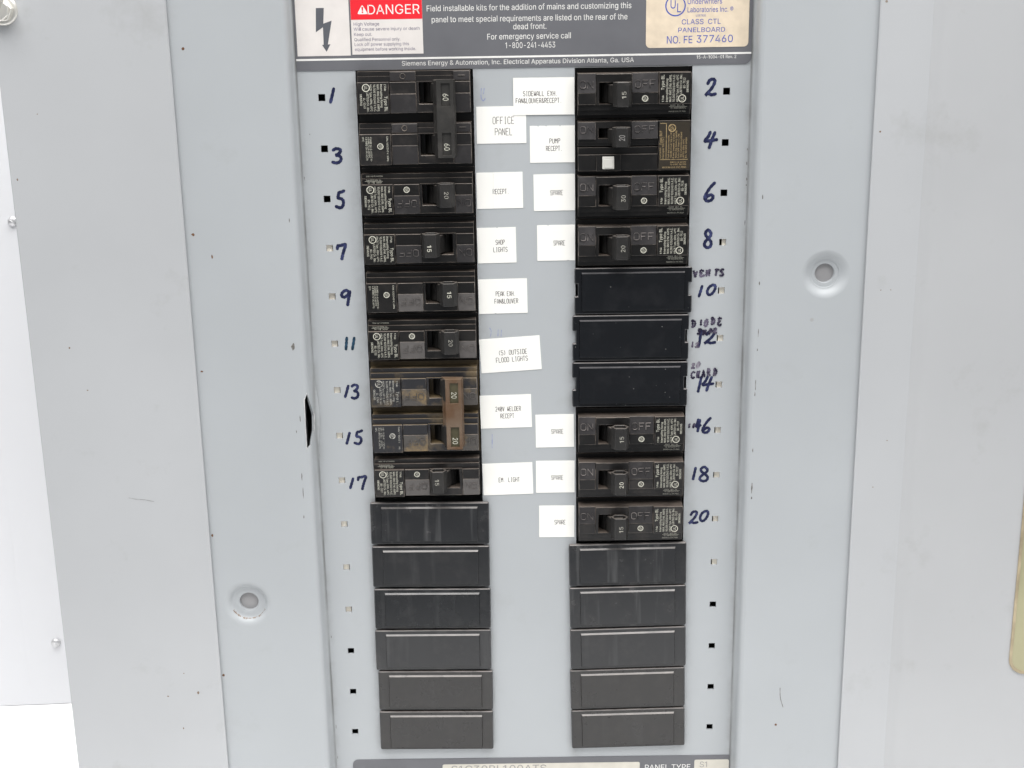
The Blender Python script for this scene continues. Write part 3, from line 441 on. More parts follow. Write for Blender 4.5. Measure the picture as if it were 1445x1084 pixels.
FONT_B = {
'.': (188, [[95,-4,78,-1,63,9,53,24,50,41,53,59,63,73,78,83,95,87,113,83,128,73,138,59,141,41,138,24,128,9,113,-1]]),
'0': (453, [[227,-7,174,1,130,24,95,62,69,113,53,178,48,254,53,330,69,395,95,447,130,484,174,508,227,516,279,508,323,484,358,447,384,395,400,330,405,254,400,178,384,113,359,62,323,24,279,1],[227,50,261,56,290,74,313,103,330,144,340,194,344,254,340,314,330,365,313,405,290,435,261,453,227,460,192,453,163,435,140,405,123,365,113,314,109,254,113,194,123,144,140,103,163,74,192,56]]),
'1': (366, [[153,0,249,0,249,509,172,509,29,407,29,326,153,430]]),
'2': (453, [[64,0,64,47,234,229,261,257,282,282,299,305,311,327,318,348,320,371,317,397,308,419,293,436,273,449,250,457,224,460,196,457,172,447,153,433,139,413,130,390,127,362,66,362,71,405,86,442,111,473,143,496,182,511,225,516,268,511,306,497,337,474,361,445,376,411,381,372,378,345,371,318,357,290,336,259,306,223,267,180,153,60,153,57,389,57,389,0]]),
'3': (453, [[218,-7,173,-3,133,10,98,30,70,57,52,91,44,132,109,132,115,107,126,87,144,71,165,59,191,52,219,50,248,53,275,61,297,74,315,93,325,116,329,145,326,172,316,196,299,217,275,234,242,244,201,248,157,248,157,299,288,448,288,452,70,452,70,509,372,509,372,461,211,278,211,289,264,288,308,276,344,253,371,222,387,186,393,145,387,103,370,66,344,36,309,12,266,-2]]),
'4': (453, [[40,105,40,158,247,509,311,509,109,166,109,163,413,163,413,105],[282,0,282,121,282,146,282,318,343,318,343,0]]),
'5': (453, [[221,-7,178,-2,140,11,108,32,83,60,66,93,60,130,122,130,127,108,138,89,154,73,173,60,196,52,221,50,250,53,276,64,298,82,314,104,324,131,328,162,324,193,314,221,297,244,275,262,248,273,218,277,192,275,167,268,145,258,128,246,67,253,96,509,366,509,366,452,151,452,134,301,136,301,155,315,178,325,203,331,229,334,263,330,294,321,321,306,345,285,364,260,379,231,388,199,391,163,385,117,369,76,343,41,309,15,268,-1]]),
'6': (453, [[226,-7,182,-1,142,15,109,40,84,74,69,115,64,162,68,199,80,239,102,285,137,340,252,509,322,509,151,261,145,261,154,275,165,288,179,299,196,307,214,312,235,314,278,309,316,295,346,271,370,240,384,201,389,157,384,112,368,73,343,39,310,14,271,-2],[226,48,254,52,279,63,299,79,314,101,324,128,327,157,324,187,314,213,299,235,279,251,254,262,226,265,198,262,174,252,153,235,138,214,128,188,125,158,128,128,138,102,153,79,174,63,198,52]]),
'7': (453, [[97,0,323,448,323,452,62,452,62,509,391,509,391,449,165,0]]),
'8': (453, [[226,-7,178,-2,136,11,101,33,74,62,57,96,52,135,55,166,65,195,81,220,101,241,125,256,153,265,153,267,119,282,93,308,76,342,70,380,75,417,90,450,114,477,146,498,184,511,226,516,269,511,306,498,337,477,361,450,377,417,382,380,376,342,359,308,333,282,300,267,300,265,327,256,351,241,372,220,387,195,397,166,401,135,395,96,378,62,352,33,317,11,275,-2],[226,49,258,52,285,60,307,74,323,91,333,113,337,139,333,165,322,189,305,208,283,223,256,232,226,235,196,232,169,223,147,208,130,189,119,165,115,139,119,113,129,91,145,74,167,60,195,52],[226,290,252,292,274,300,293,313,307,330,316,351,319,376,316,399,308,420,294,437,275,449,252,457,226,460,200,457,177,449,159,437,145,420,136,399,133,376,136,351,145,330,159,313,178,300,201,292]]),
'9': (453, [[226,516,271,510,310,494,343,468,368,434,384,393,389,347,385,309,373,270,350,224,315,168,200,0,130,0,301,248,307,248,299,234,287,221,273,210,257,202,238,196,218,195,175,199,137,214,106,237,83,269,68,307,64,352,69,397,85,436,110,469,143,494,182,510],[226,460,199,457,174,446,154,429,138,407,129,381,125,352,129,322,138,295,154,274,174,257,199,247,226,243,254,247,279,257,299,273,314,295,324,321,327,350,324,381,314,407,299,429,279,446,254,457]]),
'A': (479, [[16,0,201,509,276,509,463,0,395,0,287,302,276,334,264,372,250,420,232,478,245,478,228,419,213,371,201,333,191,302,85,0],[110,142,110,199,370,199,370,142]]),
'B': (456, [[60,0,60,509,241,509,289,504,329,491,359,469,381,442,394,410,398,374,395,344,387,320,373,301,356,286,336,275,315,267,315,262,339,257,363,245,385,227,402,203,414,173,418,136,413,100,400,67,377,39,344,18,301,4,247,0],[125,57,245,57,296,63,330,80,349,105,355,137,352,161,342,184,327,203,306,218,279,228,248,231,125,231],[125,285,238,285,265,288,288,296,308,309,323,326,333,348,336,372,330,403,313,429,283,446,240,452,125,452]]),
'C': (510, [[267,-7,205,1,150,25,104,63,70,115,48,179,40,254,48,329,70,393,104,445,150,484,205,508,267,516,305,513,340,504,373,490,402,471,427,447,448,418,463,385,473,348,408,348,401,373,389,395,375,413,357,428,337,440,315,449,292,454,267,456,223,450,184,432,150,403,125,364,109,314,103,254,109,194,125,145,151,105,184,76,223,59,267,53,292,55,315,60,337,69,357,81,375,96,389,114,401,136,408,160,473,160,463,124,448,91,428,62,402,38,373,19,341,5,305,-4]]),
'D': (502, [[219,0,96,0,96,57,215,57,272,63,318,81,354,110,379,149,394,198,399,255,394,312,379,361,354,399,320,428,275,446,221,452,93,452,93,509,225,509,294,501,353,478,399,441,433,391,455,329,462,255,455,181,433,119,398,68,351,31,291,8],[125,509,125,0,60,0,60,509]]),
'E': (418, [[60,0,60,509,372,509,372,452,125,452,125,286,355,286,355,229,125,229,125,57,375,57,375,0]]),
'F': (410, [[60,0,60,509,369,509,369,452,125,452,125,278,346,278,346,221,125,221,125,0]]),
'G': (520, [[269,-7,205,1,149,25,104,64,69,116,47,179,40,254,47,329,69,393,103,445,149,484,203,508,265,516,304,513,340,504,374,489,403,469,429,445,449,416,465,384,474,349,408,349,399,372,387,393,373,411,356,427,337,439,315,448,291,454,265,456,222,450,183,432,150,404,125,364,109,314,103,254,109,194,125,145,151,105,184,76,224,59,269,53,309,57,345,71,374,93,396,123,410,160,415,202,434,199,283,199,283,256,478,256,478,200,471,141,451,91,419,50,377,19,326,0]]),
'I': (183, [[60,0,156,0,156,509,60,509]]),
'K': (467, [[104,145,104,216,122,239,139,261,157,282,174,303,193,324,212,344,364,509,448,509,231,276,228,276],[60,0,60,509,125,509,125,334,124,225,125,193,125,0],[372,0,188,259,228,309,449,0]]),
'L': (393, [[60,0,60,509,125,509,125,57,361,57,361,0]]),
'M': (628, [[60,0,60,509,152,509,277,187,282,174,287,159,293,141,299,123,305,103,311,84,317,65,322,49,307,49,312,65,318,83,324,102,330,121,336,140,342,158,348,174,352,187,476,509,568,509,568,0,504,0,504,291,504,308,504,327,505,347,505,369,506,391,506,413,507,435,507,457,513,457,505,433,498,409,490,386,482,363,474,341,467,322,461,305,456,291,342,0,286,0,170,291,165,304,159,321,152,340,145,361,137,384,129,408,121,432,112,457,119,457,119,437,120,416,120,394,121,372,121,350,122,328,122,309,122,291,122,0]]),
'N': (523, [[60,0,60,509,136,509,343,183,352,169,363,151,375,130,388,107,401,82,414,55,405,54,402,81,401,108,400,134,399,157,399,178,399,195,399,509,463,509,463,0,387,0,202,290,190,310,177,331,164,354,148,381,130,413,108,452,119,454,121,417,122,384,123,354,124,328,125,307,125,291,125,0]]),
'O': (533, [[267,-7,205,1,150,25,105,63,70,115,48,179,40,254,48,329,70,393,105,445,150,484,205,508,267,516,329,508,384,484,429,445,464,393,486,329,493,254,486,179,464,115,429,63,384,25,329,1],[267,53,310,59,349,76,383,105,408,144,425,194,430,254,425,314,408,365,383,404,349,433,310,450,267,456,223,450,184,433,151,404,125,364,109,314,103,254,109,194,125,144,151,105,184,76,223,59]]),
'P': (444, [[60,0,60,509,235,509,289,503,332,487,366,462,390,430,404,391,409,348,404,304,390,265,366,233,332,207,289,191,235,186,109,186,109,242,233,242,269,246,297,256,318,272,333,294,342,319,344,348,342,376,333,402,318,423,297,439,268,449,232,452,125,452,125,0]]),
'R': (449, [[60,0,60,509,236,509,290,504,333,489,367,465,390,433,405,395,409,352,405,309,390,271,367,240,333,217,289,203,236,198,96,198,96,255,234,255,269,258,298,267,319,281,334,300,342,324,345,352,342,380,334,405,319,425,298,440,269,449,233,452,125,452,125,0],[353,0,230,229,303,229,428,0]]),
'S': (446, [[224,-9,172,-4,128,9,91,31,64,60,46,96,38,137,104,137,110,110,123,88,142,71,166,59,194,52,224,49,257,52,286,60,311,74,329,92,341,114,346,139,342,161,332,179,316,193,296,205,272,214,245,222,184,239,128,260,86,289,60,326,52,372,58,413,75,448,102,476,138,498,180,511,227,516,275,511,316,498,351,476,377,449,394,415,401,378,337,378,326,412,302,437,267,453,225,459,194,456,167,448,145,435,129,418,118,398,115,376,119,352,131,334,148,319,169,308,191,300,212,293,264,279,287,272,312,264,336,252,359,238,379,220,395,198,405,171,408,139,403,99,386,64,360,34,323,11,278,-4]]),
'T': (448, [[32,452,32,509,417,509,417,452,257,452,257,0,193,0,193,452]]),
'U': (517, [[259,-8,203,-2,154,15,114,43,85,80,66,124,60,173,60,509,124,509,124,178,128,144,141,113,160,87,187,68,220,56,259,52,298,56,331,68,357,87,377,113,389,144,393,178,393,509,457,509,457,173,451,124,433,80,403,43,363,15,315,-2]]),
'X': (474, [[18,0,217,284,217,236,29,509,104,509,178,400,192,379,204,361,214,345,223,329,233,312,243,292,232,292,243,311,252,329,261,345,272,361,284,379,298,400,374,509,446,509,259,239,259,287,456,0,382,0,292,129,279,149,268,165,259,180,250,195,241,212,230,231,244,231,235,213,225,196,216,181,206,166,195,149,182,129,91,0]]),
'e': (404, [[212,-8,161,-2,117,16,82,46,56,85,40,132,34,187,39,242,55,290,81,329,115,359,157,378,205,384,236,382,266,374,294,361,319,341,341,315,357,282,368,242,371,194,371,169,75,169,75,221,338,221,310,202,307,237,298,269,283,294,263,314,237,326,205,330,173,326,146,313,125,294,109,270,99,241,96,211,96,178,100,139,110,106,128,80,151,61,179,50,212,46,234,48,254,53,271,61,285,73,297,88,306,105,365,91,353,63,335,39,311,19,283,4,249,-5]]),
'l': (162, [[52,0,148,0,148,524,52,524]]),
'o': (415, [[207,-8,159,-2,117,16,82,46,56,85,40,133,34,187,40,243,56,291,82,330,117,360,159,378,207,384,256,378,299,360,333,330,359,291,376,243,381,187,376,133,359,85,333,46,299,16,256,-2],[207,46,242,51,270,66,292,89,307,117,316,151,319,187,316,224,307,258,292,287,270,310,242,325,207,330,173,325,145,310,124,287,108,258,99,224,96,187,99,151,108,117,124,89,145,66,173,51]]),
'p': (424, [[53,-143,53,379,112,379,112,319,118,319,126,331,137,346,152,360,171,373,197,381,229,384,274,378,313,361,345,332,370,293,385,245,390,189,385,133,370,84,346,45,313,16,274,-2,229,-8,198,-5,173,4,153,17,138,31,127,46,118,59,114,59,114,-143],[220,47,253,51,279,66,301,88,316,117,325,151,328,189,325,227,316,261,301,290,280,311,253,325,220,330,188,325,161,312,140,291,125,263,116,229,113,189,116,150,125,115,140,86,162,65,188,51]]),
'y': (389, [[47,-139,61,-86,71,-87,88,-90,104,-89,118,-84,130,-74,141,-58,151,-36,163,-1,17,379,84,379,165,155,177,121,187,87,196,53,206,21,184,21,193,53,202,87,212,121,224,155,305,379,371,379,204,-58,191,-85,177,-107,159,-124,139,-136,117,-143,91,-145,77,-145,65,-143,54,-141]]),
}
_gc = {}
def glyph(c, bold):
    if (c, bold) not in _gc:
        a, loops = (FONT_B if bold and c in FONT_B else FONT_R)[c]
        polys = [[(l[i] / 1000, l[i + 1] / 1000) for i in range(0, len(l), 2)] for l in loops]
        vs_, es = [], []
        for p in polys:
            b = len(vs_); vs_ += [Vector(q) for q in p]; es += [(b + i, b + (i + 1) % len(p)) for i in range(len(p))]
        V, F = [], []
        if vs_:
            V, _, F, *_ = delaunay_2d_cdt(vs_, es, [], 0, 1e-6)
            F = [tuple(f) for f in F if sum(inside((sum(V[i][0] for i in f) / 3, sum(V[i][1] for i in f) / 3), p) for p in polys) % 2]
            V = [(p[0], p[1]) for p in V]
        _gc[(c, bold)] = (a / 1000, V, F)
    return _gc[(c, bold)]
def glyphs(txt, bold=0.0):
    v, f, x = [], [], 0.0
    for c in txt:
        a, p, t = glyph(c, bold > 0.0115); b = len(v)
        v += [(q[0] + x, q[1]) for q in p]; f += [tuple(b + i for i in q) for q in t]; x += a
    return v, f
def cap_h():
    v, _ = glyphs('H'); return max(p[1] for p in v) - min(p[1] for p in v)
CAP = None
def text(bm, txt, cx, cy, w, cap, d, bold=0.0, rot=0.0, mi=0, align='C'):
    """cx, cy = centre of the cap-height line; w = wanted width (None keeps the natural width)."""
    global CAP
    if CAP is None: CAP = cap_h()
    v, f = glyphs(txt, bold)
    if not v: return
    x0, x1 = min(p[0] for p in v), max(p[0] for p in v)
    sy = cap / CAP; sx = w / (x1 - x0) if w else sy * 0.92
    xo = (x0 + x1) / 2 if align == 'C' else x0 if align == 'L' else x1
    ca, sa = math.cos(rot), math.sin(rot); vv = []
    for x, y in v:
        X, Y = (x - xo) * sx, -(y * sy - cap / 2)
        vv.append(bm.verts.new(L(cx + X * ca - Y * sa, cy + X * sa + Y * ca, d)))
    for q in f:
        try: bm.faces.new([vv[i] for i in q]).material_index = mi
        except ValueError: pass

# ------------------------------------------------------------------ the setting
bm = bmesh.new()
n = 24
poly = [(-0.9, -0.42), (0.9, -0.42), (0.9, 0.36), (-0.9, 0.36)]
a = [bm.verts.new((x, y, 0)) for x, y in poly]; b = [bm.verts.new((x, y, -0.03)) for x, y in poly]
bm.faces.new(a); bm.faces.new(b[::-1])
for i in range(4): bm.faces.new((a[i], b[i], b[(i + 1) % 4], a[(i + 1) % 4]))
o = obj('table_top', bm, 'table', bevel=4); o['kind'] = 'structure'
bm = bmesh.new(); box(bm, -6000, 6000, -6000, 6000, -5, 0)
o = obj('floor', bm, 'box'); o['kind'] = 'structure'; o.rotation_euler = (-math.pi / 2, 0, 0); o.location = (0, 0, -0.74)

# white sheet-metal wall behind the panel
wall = thing('wall_panel', 'white sheet metal wall panel standing behind the grey electrical panel', 'wall', (-0.3556, 0.2451, 0), 0)
wall.rotation_euler = (0, 0, math.radians(3.99))
bm = bmesh.new()
def wl(x0, x1, y0, y1, d0, d1): box(bm, x0, x1, y0, y1, d0, d1)
wl(-700, -27.4, -1100, -0.5, -8, -0.35); wl(-27.4, 1300, -1100, -0.5, -8, 0)
obj('sheet', bm, 'wall', wall, bevel=0.12)
for sx, sz in ((0.3, 373.8), (-4.2, 51.8)):
    bm = bmesh.new(); lathe(bm, 0, 0, [(3.6, 0), (3.6, 0.6), (3.3, 1.5), (2.3, 2.3), (0, 2.6)], 28); box(bm, -2.4, 2.4, -0.35, 0.35, 2.2, 2.68)
    s = obj('screw', bm, 'screw', wall, smooth=True); s.location = (sx / 1000, 0, sz / 1000); s.rotation_euler = (0, 0.6, 0)

# ------------------------------------------------------------------ the electrical panel
panel = thing('electrical_panel', 'pale grey steel electrical panel with its door open and two columns of breakers', 'electrical panel', W(0, FLOOR, 0))
def pobj(name, bm, mats, parent=None, **k):
    """a part whose mesh is in panel millimetres; sits under the panel Empty"""
    o = obj(name, bm, mats, parent or panel, **k)
    if parent is None: o.location = (0, 0, FLOOR / 1000)
    return o
TOP, BOT = -190.0, 462.0
# enclosure behind
bm = bmesh.new()
for q in ((-190, -188, TOP + 12, BOT - 12, -110, 8), (188, 190, TOP + 12, BOT - 12, -110, 8), (-188, 188, TOP + 12, TOP + 14, -110, 8), (-188, 188, BOT - 14, BOT - 12, -110, 8), (-188, 188, TOP + 14, BOT - 14, -110, -108)):
    box(bm, *q)
pobj('enclosure', bm, 'box')
# outer trim ring with returned edges
bm = bmesh.new()
frame(bm, -257.5, 257.5, TOP, BOT, -172.7, 172.7, -140, 405, 10.5, 12.0)
for q in ((-257.5, -256.2, TOP, BOT, -6, 10.45), (256.2, 257.5, TOP, BOT, -6, 10.45), (-256.1, 256.1, TOP, TOP + 1.3, -6, 10.45), (-256.1, 256.1, BOT - 1.3, BOT, -6, 10.45)): box(bm, *q)
trim = pobj('trim_frame', bm, 'trim', bevel=0.5)
# slotted hex screw at the trim's corner
bm = bmesh.new()
lathe(bm, 0, 0, [(7.4, 0), (7.3, 0.7), (6.2, 1.5), (0, 1.6)], 40)
hx = [(6.1 * math.cos(math.pi / 6 + i * math.pi / 3), 6.1 * math.sin(math.pi / 6 + i * math.pi / 3)) for i in range(6)]
prism_d(bm, hx, 1.4, 4.9)
for s in (-1, 1):
    q = [(s * 0.8, -4.9), (s * 3.6, -3.9), (s * 5.2, 0), (s * 3.6, 3.9), (s * 0.8, 4.9)]
    prism_d(bm, q, 4.85, 6.4)
hs = obj('hex_screw', bm, 'metal', trim, bevel=0.5); hs.location = L(-251.8, -44.8, 12.0); hs.rotation_euler = (0, math.radians(27), 0)

# dead front: recessed pan, bends, flanges, breaker openings, number windows and dished screw holes
ROW = [i * 25.4 for i in range(15)]
HX = 101.32
def hole(cx, cy, s=1.75): return [(cx - s, cy - s), (cx + s, cy - s), (cx + s, cy + s), (cx - s, cy + s)]
holes = [hole(-HX, y) for y in ROW] + [hole(HX, y) for y in ROW]
cuts = [[(-83.9, -12.9), (-25.3, -12.9), (-25.3, 366.5), (-83.9, 366.5)], [(25.4, -12.6), (84.0, -12.6), (84.0, 366.5), (25.4, 366.5)]]
bm = bmesh.new()
sheet(bm, [(-113.2, -148), (113.2, -148), (113.2, 423), (-113.2, 423)], holes + cuts, lambda x, y, d: L(x, y, d), thick=1.4)
DIMP = [(-155.0, 270.5), (153.0, 91.8)]
slot = [(-116.9, 154.0), (-115.2, 151.2), (-113.6, 164.5), (-113.9, 173.0), (-116.9, 181.0), (-117.1, 168.0)]
# bend: from the pan's edge, a small foot radius, a sloped wall and a round shoulder up to the flange
def bend(s):                       # s = 0 at the pan's edge ... 1 at the flange, gives (x offset outward, d)
    pts = BP; t = s * (len(pts) - 1); i = min(int(t), len(pts) - 2); f = t - i
    return (pts[i][0] + (pts[i + 1][0] - pts[i][0]) * f, pts[i][1] + (pts[i + 1][1] - pts[i][1]) * f)
BP = [(0.0, 0.0), (0.22, 0.35), (0.55, 0.9), (0.95, 1.6), (1.35, 3.0), (1.6, 4.8), (1.85, 6.4), (2.15, 7.9), (2.7, 9.0), (3.5, 9.7), (4.6, 10.0)]
NB = len(BP) - 1
def bulge(y): return 2.4 * math.exp(-((y - 166) / 17.0) ** 2)
def bend_map(side):
    def fn(s, y, d):
        o, h = bend(max(0, min(1, s / NB)))
        w = 1 - s / NB
        x = 113.2 + o
        nx, nd_ = (0.9, 0.3) if 2 < s < 8 else (0.3, 0.9)
        if side < 0: x -= bulge(y) * w * (1.0 if s > 0 else 0.0)
        return L(side * (x - d * nx * -1 * 0 + (-d) * nx), y, h + d * nd_)
    return fn
# the bend is a strip with parameter s across and y along
ys = [-148 + i * 571 / 60 for i in range(61)] + [150 + i * 1.6 for i in range(24)]
slot_s = [(9.6, 154.5), (8.3, 151.3), (5.2, 164.5), (5.5, 173.0), (8.2, 180.0), (9.75, 181.5), (9.75, 168.0)]
for side in (-1, 1):
    ex = [(s, y) for s in range(1, NB) for y in ys if not (side < 0 and inside((s, y), slot_s))]
    ed = []
    outl = [(0, -148)] + [(s, -148) for s in range(1, NB)] + [(NB, -148)] + [(NB, y) for y in sorted(set(ys))[1:]] + [(s, 423) for s in range(NB - 1, 0, -1)] + [(0, 423)] + [(0, y) for y in sorted(set(ys), reverse=True)[1:-1]]
    sheet(bm, outl, [slot_s] if side < 0 else [], bend_map(side), ex, thick=1.2)
    # flange with its dished screw hole
    cx, cy = DIMP[0] if side < 0 else DIMP[1]
    x0, x1 = (-182, -117.8) if side < 0 else (117.8, 182)
    R0 = 13.5 if side < 0 else 12.6
    sheet(bm, [(x0, -148), (x1, -148), (x1, 423), (x0, 423)], [circle(cx, cy, R0, 48)], lambda x, y, d: L(x, y, 10 + d), thick=1.2)
    if side < 0: pr = [(13.5, 10), (12.6, 9.95), (11.6, 9.7), (10.6, 9.1), (9.9, 8.3), (9.4, 7.6), (8.8, 7.2), (7.5, 7.05), (5.6, 7.0), (5.25, 6.8), (5.1, 6.2), (5.1, 4.5)]
    else: pr = [(12.6, 10), (11.8, 9.93), (10.8, 9.6), (9.8, 9.0), (8.8, 8.2), (8.0, 7.6), (7.4, 7.5), (7.2, 7.1), (6.2, 6.95), (5.2, 6.9), (4.95, 6.6), (4.85, 6.0), (4.85, 4.5)]
    lathe(bm, cx, cy, pr, 48)
bmesh.ops.remove_doubles(bm, verts=bm.verts, dist=2e-6)
front = pobj('dead_front', bm, 'front', fix=True)
me = front.data
for f in me.polygons: f.use_smooth = True
em = front.modifiers.new('split', 'EDGE_SPLIT'); em.split_angle = math.radians(32)
for cx, cy in DIMP:
    bm = bmesh.new(); lathe(bm, cx, cy, [(6.5, 4.0), (6.5, 5.0), (0, 5.05)], 36); obj('cover_screw', bm, 'plug', front, smooth=False)
bm = bmesh.new(); fn = bend_map(-1); k_ = len(slot_s)
cs = (sum(q[0] for q in slot_s) / k_, sum(q[1] for q in slot_s) / k_)
ot = [bm.verts.new(fn(min(NB, cs[0] + (q[0] - cs[0]) * 1.16 + (.2 if q[0] > cs[0] else -.2)), cs[1] + (q[1] - cs[1]) * 1.035, 0.06)) for q in slot_s]
it = [bm.verts.new(fn(q[0], q[1], 0.09)) for q in slot_s]
for i in range(k_): bm.faces.new((ot[i], ot[(i + 1) % k_], it[(i + 1) % k_], it[i]))
obj('slot_rim', bm, 'chip', front)
# old dirt caught along the lower lip of the left dish
bm = bmesh.new(); cx, cy = DIMP[0]
for k_ in range(26):
    a0 = math.radians(25 + k_ * 5); a1 = math.radians(25 + (k_ + random.uniform(.3, 1.0)) * 5); r0 = random.uniform(9.25, 9.5); r1 = random.uniform(9.6, 10.1)
    hd = lambda r: 7.6 + (r - 9.4) * 1.4 + .07
    bm.faces.new([bm.verts.new(L(cx + r * math.cos(a), cy + r * math.sin(a), hd(r))) for r, a in ((r0, a0), (r1, a0), (r1, a1), (r0, a1))])
obj('dish_dirt', bm, 'rust_pale', front)
# added to stand for the shade inside, near-black (grey at the slot): barrier just behind the dead front, seen through the number windows and the slot
for q in ((-HX - 9, -HX + 9, -20, 372, -14, -12), (HX - 9, HX + 9, -20, 372, -14, -12), (-135, -118.6, 140, 195, -3, 8.5)):
    bm = bmesh.new(); box(bm, *q); obj('shade_backing', bm, 'box' if q[0] == -135 else 'dark', front)
# cream knock-out strips behind some windows
bm = bmesh.new(); box(bm, -HX - 2.6, -HX + 1.25, 66, 291, -3.4, -1.46); obj('cream_strip', bm, 'cream', front)
bm = bmesh.new(); box(bm, HX - 0.95, HX + 2.6, 88, 264, -3.4, -1.46); obj('cream_strip', bm, 'cream', front)
bm = bmesh.new(); box(bm, HX - 0.2, HX + 2.6, 70, 84, -3.4, -1.46); obj('cream_strip', bm, 'cream', front)

# handwriting
G = {'1': [[(1, 0), (0.52, 0.5), (0, 1)]],
'3': [[(0.12, 0.1), (0.45, 0.0), (0.9, 0.06), (0.92, 0.22), (0.62, 0.40), (0.42, 0.46), (0.82, 0.52), (0.98, 0.70), (0.82, 0.91), (0.42, 1.0), (0.0, 0.94)]],
'5': [[(1, 0.0), (0.72, 0.07), (0.42, 0.10), (0.30, 0.28), (0.28, 0.43), (0.62, 0.46), (0.86, 0.60), (0.82, 0.84), (0.50, 1.0), (0.0, 0.92)]],
'7': [[(0.02, 0.30), (0.10, 0.10), (0.40, 0.09), (1, 0.02), (0.80, 0.40), (0.62, 0.72), (0.5, 1)]],
'9': [[(0.92, 0.12), (0.55, 0.0), (0.12, 0.16), (0.03, 0.38), (0.36, 0.47), (0.78, 0.30), (1, 0.06), (0.90, 0.40), (0.76, 0.75), (0.68, 1)]],
'2': [[(0.22, 0.26), (0.42, 0.05), (0.78, 0.0), (0.92, 0.16), (0.62, 0.55), (0.0, 0.98), (0.26, 0.86), (0.60, 0.95), (1, 0.9)]],
'4': [[(0.48, 0), (0.32, 0.28), (0.04, 0.58), (0.45, 0.56), (1, 0.5)], [(0.86, 0.03), (0.64, 0.48), (0.42, 1)]],
'6': [[(1, 0), (0.60, 0.24), (0.18, 0.62), (0.06, 0.84), (0.26, 1.0), (0.68, 0.97), (0.90, 0.78), (0.68, 0.66), (0.34, 0.74), (0.14, 0.86)]],
'8': [[(0.86, 0.16), (0.52, 0.0), (0.16, 0.14), (0.22, 0.32), (0.56, 0.48), (0.92, 0.70), (0.84, 0.92), (0.44, 1.0), (0.06, 0.88), (0.12, 0.68), (0.52, 0.48), (0.84, 0.32), (0.88, 0.17)]],
'0': [[(0.66, 0.02), (0.26, 0.24), (0.04, 0.64), (0.18, 0.95), (0.50, 0.94), (0.84, 0.64), (1, 0.26), (0.88, 0.03), (0.60, 0.05)]]}
def hand(name, parts, mat, label, w=1.45, wob=0.10):
    bm = bmesh.new(); k = 0
    for ch, x0, y0, x1, y1 in parts:
        if x1 - x0 > w * 1.3: x0 += w * 0.45; x1 -= w * 0.45
        y0 += w * 0.42; y1 -= w * 0.42
        for st in (G[ch] if isinstance(ch, str) else ch):
            ribbon(bm, smooth_line([(x0 + p[0] * (x1 - x0), y0 + p[1] * (y1 - y0)) for p in st]), w, 0.04 + 0.03 * k, 0.05, wob); k += 1
    o = obj(name, bm, mat, front, fix=False); o['label'] = label
    return o
NUM = {'1': [('1', -97.0, -4.95, -95.1, 2.9)], '3': [('3', -98.19, 24.67, -92.27, 33.21)], '5': [('5', -97.53, 45.97, -91.74, 56.03)], '7': [('7', -98.18, 73.49, -92.33, 82.36)],
 '9': [('9', -97.2, 97.69, -91.29, 106.73)], '11': [('1', -96.2, 123.23, -94.15, 130.5), ('1', -92.1, 123.29, -90.9, 130.55)], '13': [('1', -97.21, 149.53, -95.34, 156.65), ('3', -94.4, 148.91, -89.52, 157.59)],
 '15': [('1', -97.65, 175.77, -95.94, 182.73), ('5', -94.02, 174.46, -88.62, 183.12)], '17': [('1', -97.66, 201.65, -94.6, 208.24), ('7', -93.33, 200.21, -87.59, 208.83)],
 '2': [('2', 89.99, -6.67, 96.43, 2.68)], '4': [('4', 90.01, 19.38, 97.52, 28.33)], '6': [('6', 90.53, 45, 97.11, 55.4)], '8': [('8', 91.08, 68.96, 96.4, 79.55)],
 '10': [('1', 89.08, 98.49, 91.94, 104.98), ('0', 93.14, 97.74, 98.86, 104.4)], '12': [('1', 89.62, 121.77, 92.09, 131.53), ('2', 92.5, 122.53, 99.26, 130.5)], '14': [('1', 89.75, 147.38, 92.66, 156.47), ('4', 91.82, 147.45, 98.9, 156.1)],
 '16': [('4', 88.98, 171.13, 92.76, 178.61), ('6', 92.34, 170.32, 97.96, 179.56)], '18': [('1', 88.11, 198.41, 90.66, 205.78), ('8', 91.51, 197.77, 97.62, 207.21)], '20': [('2', 86.41, 223.44, 92.23, 231.68), ('0', 92.21, 223.08, 98.03, 230.39)]}
for k, v in NUM.items():
    hand('handwritten_number', v, 'teal' if k == '11' else 'navy', f'handwritten {k} in dark {"green" if k == "11" else "blue"} marker', 1.5 if len(k) == 2 else 1.65)
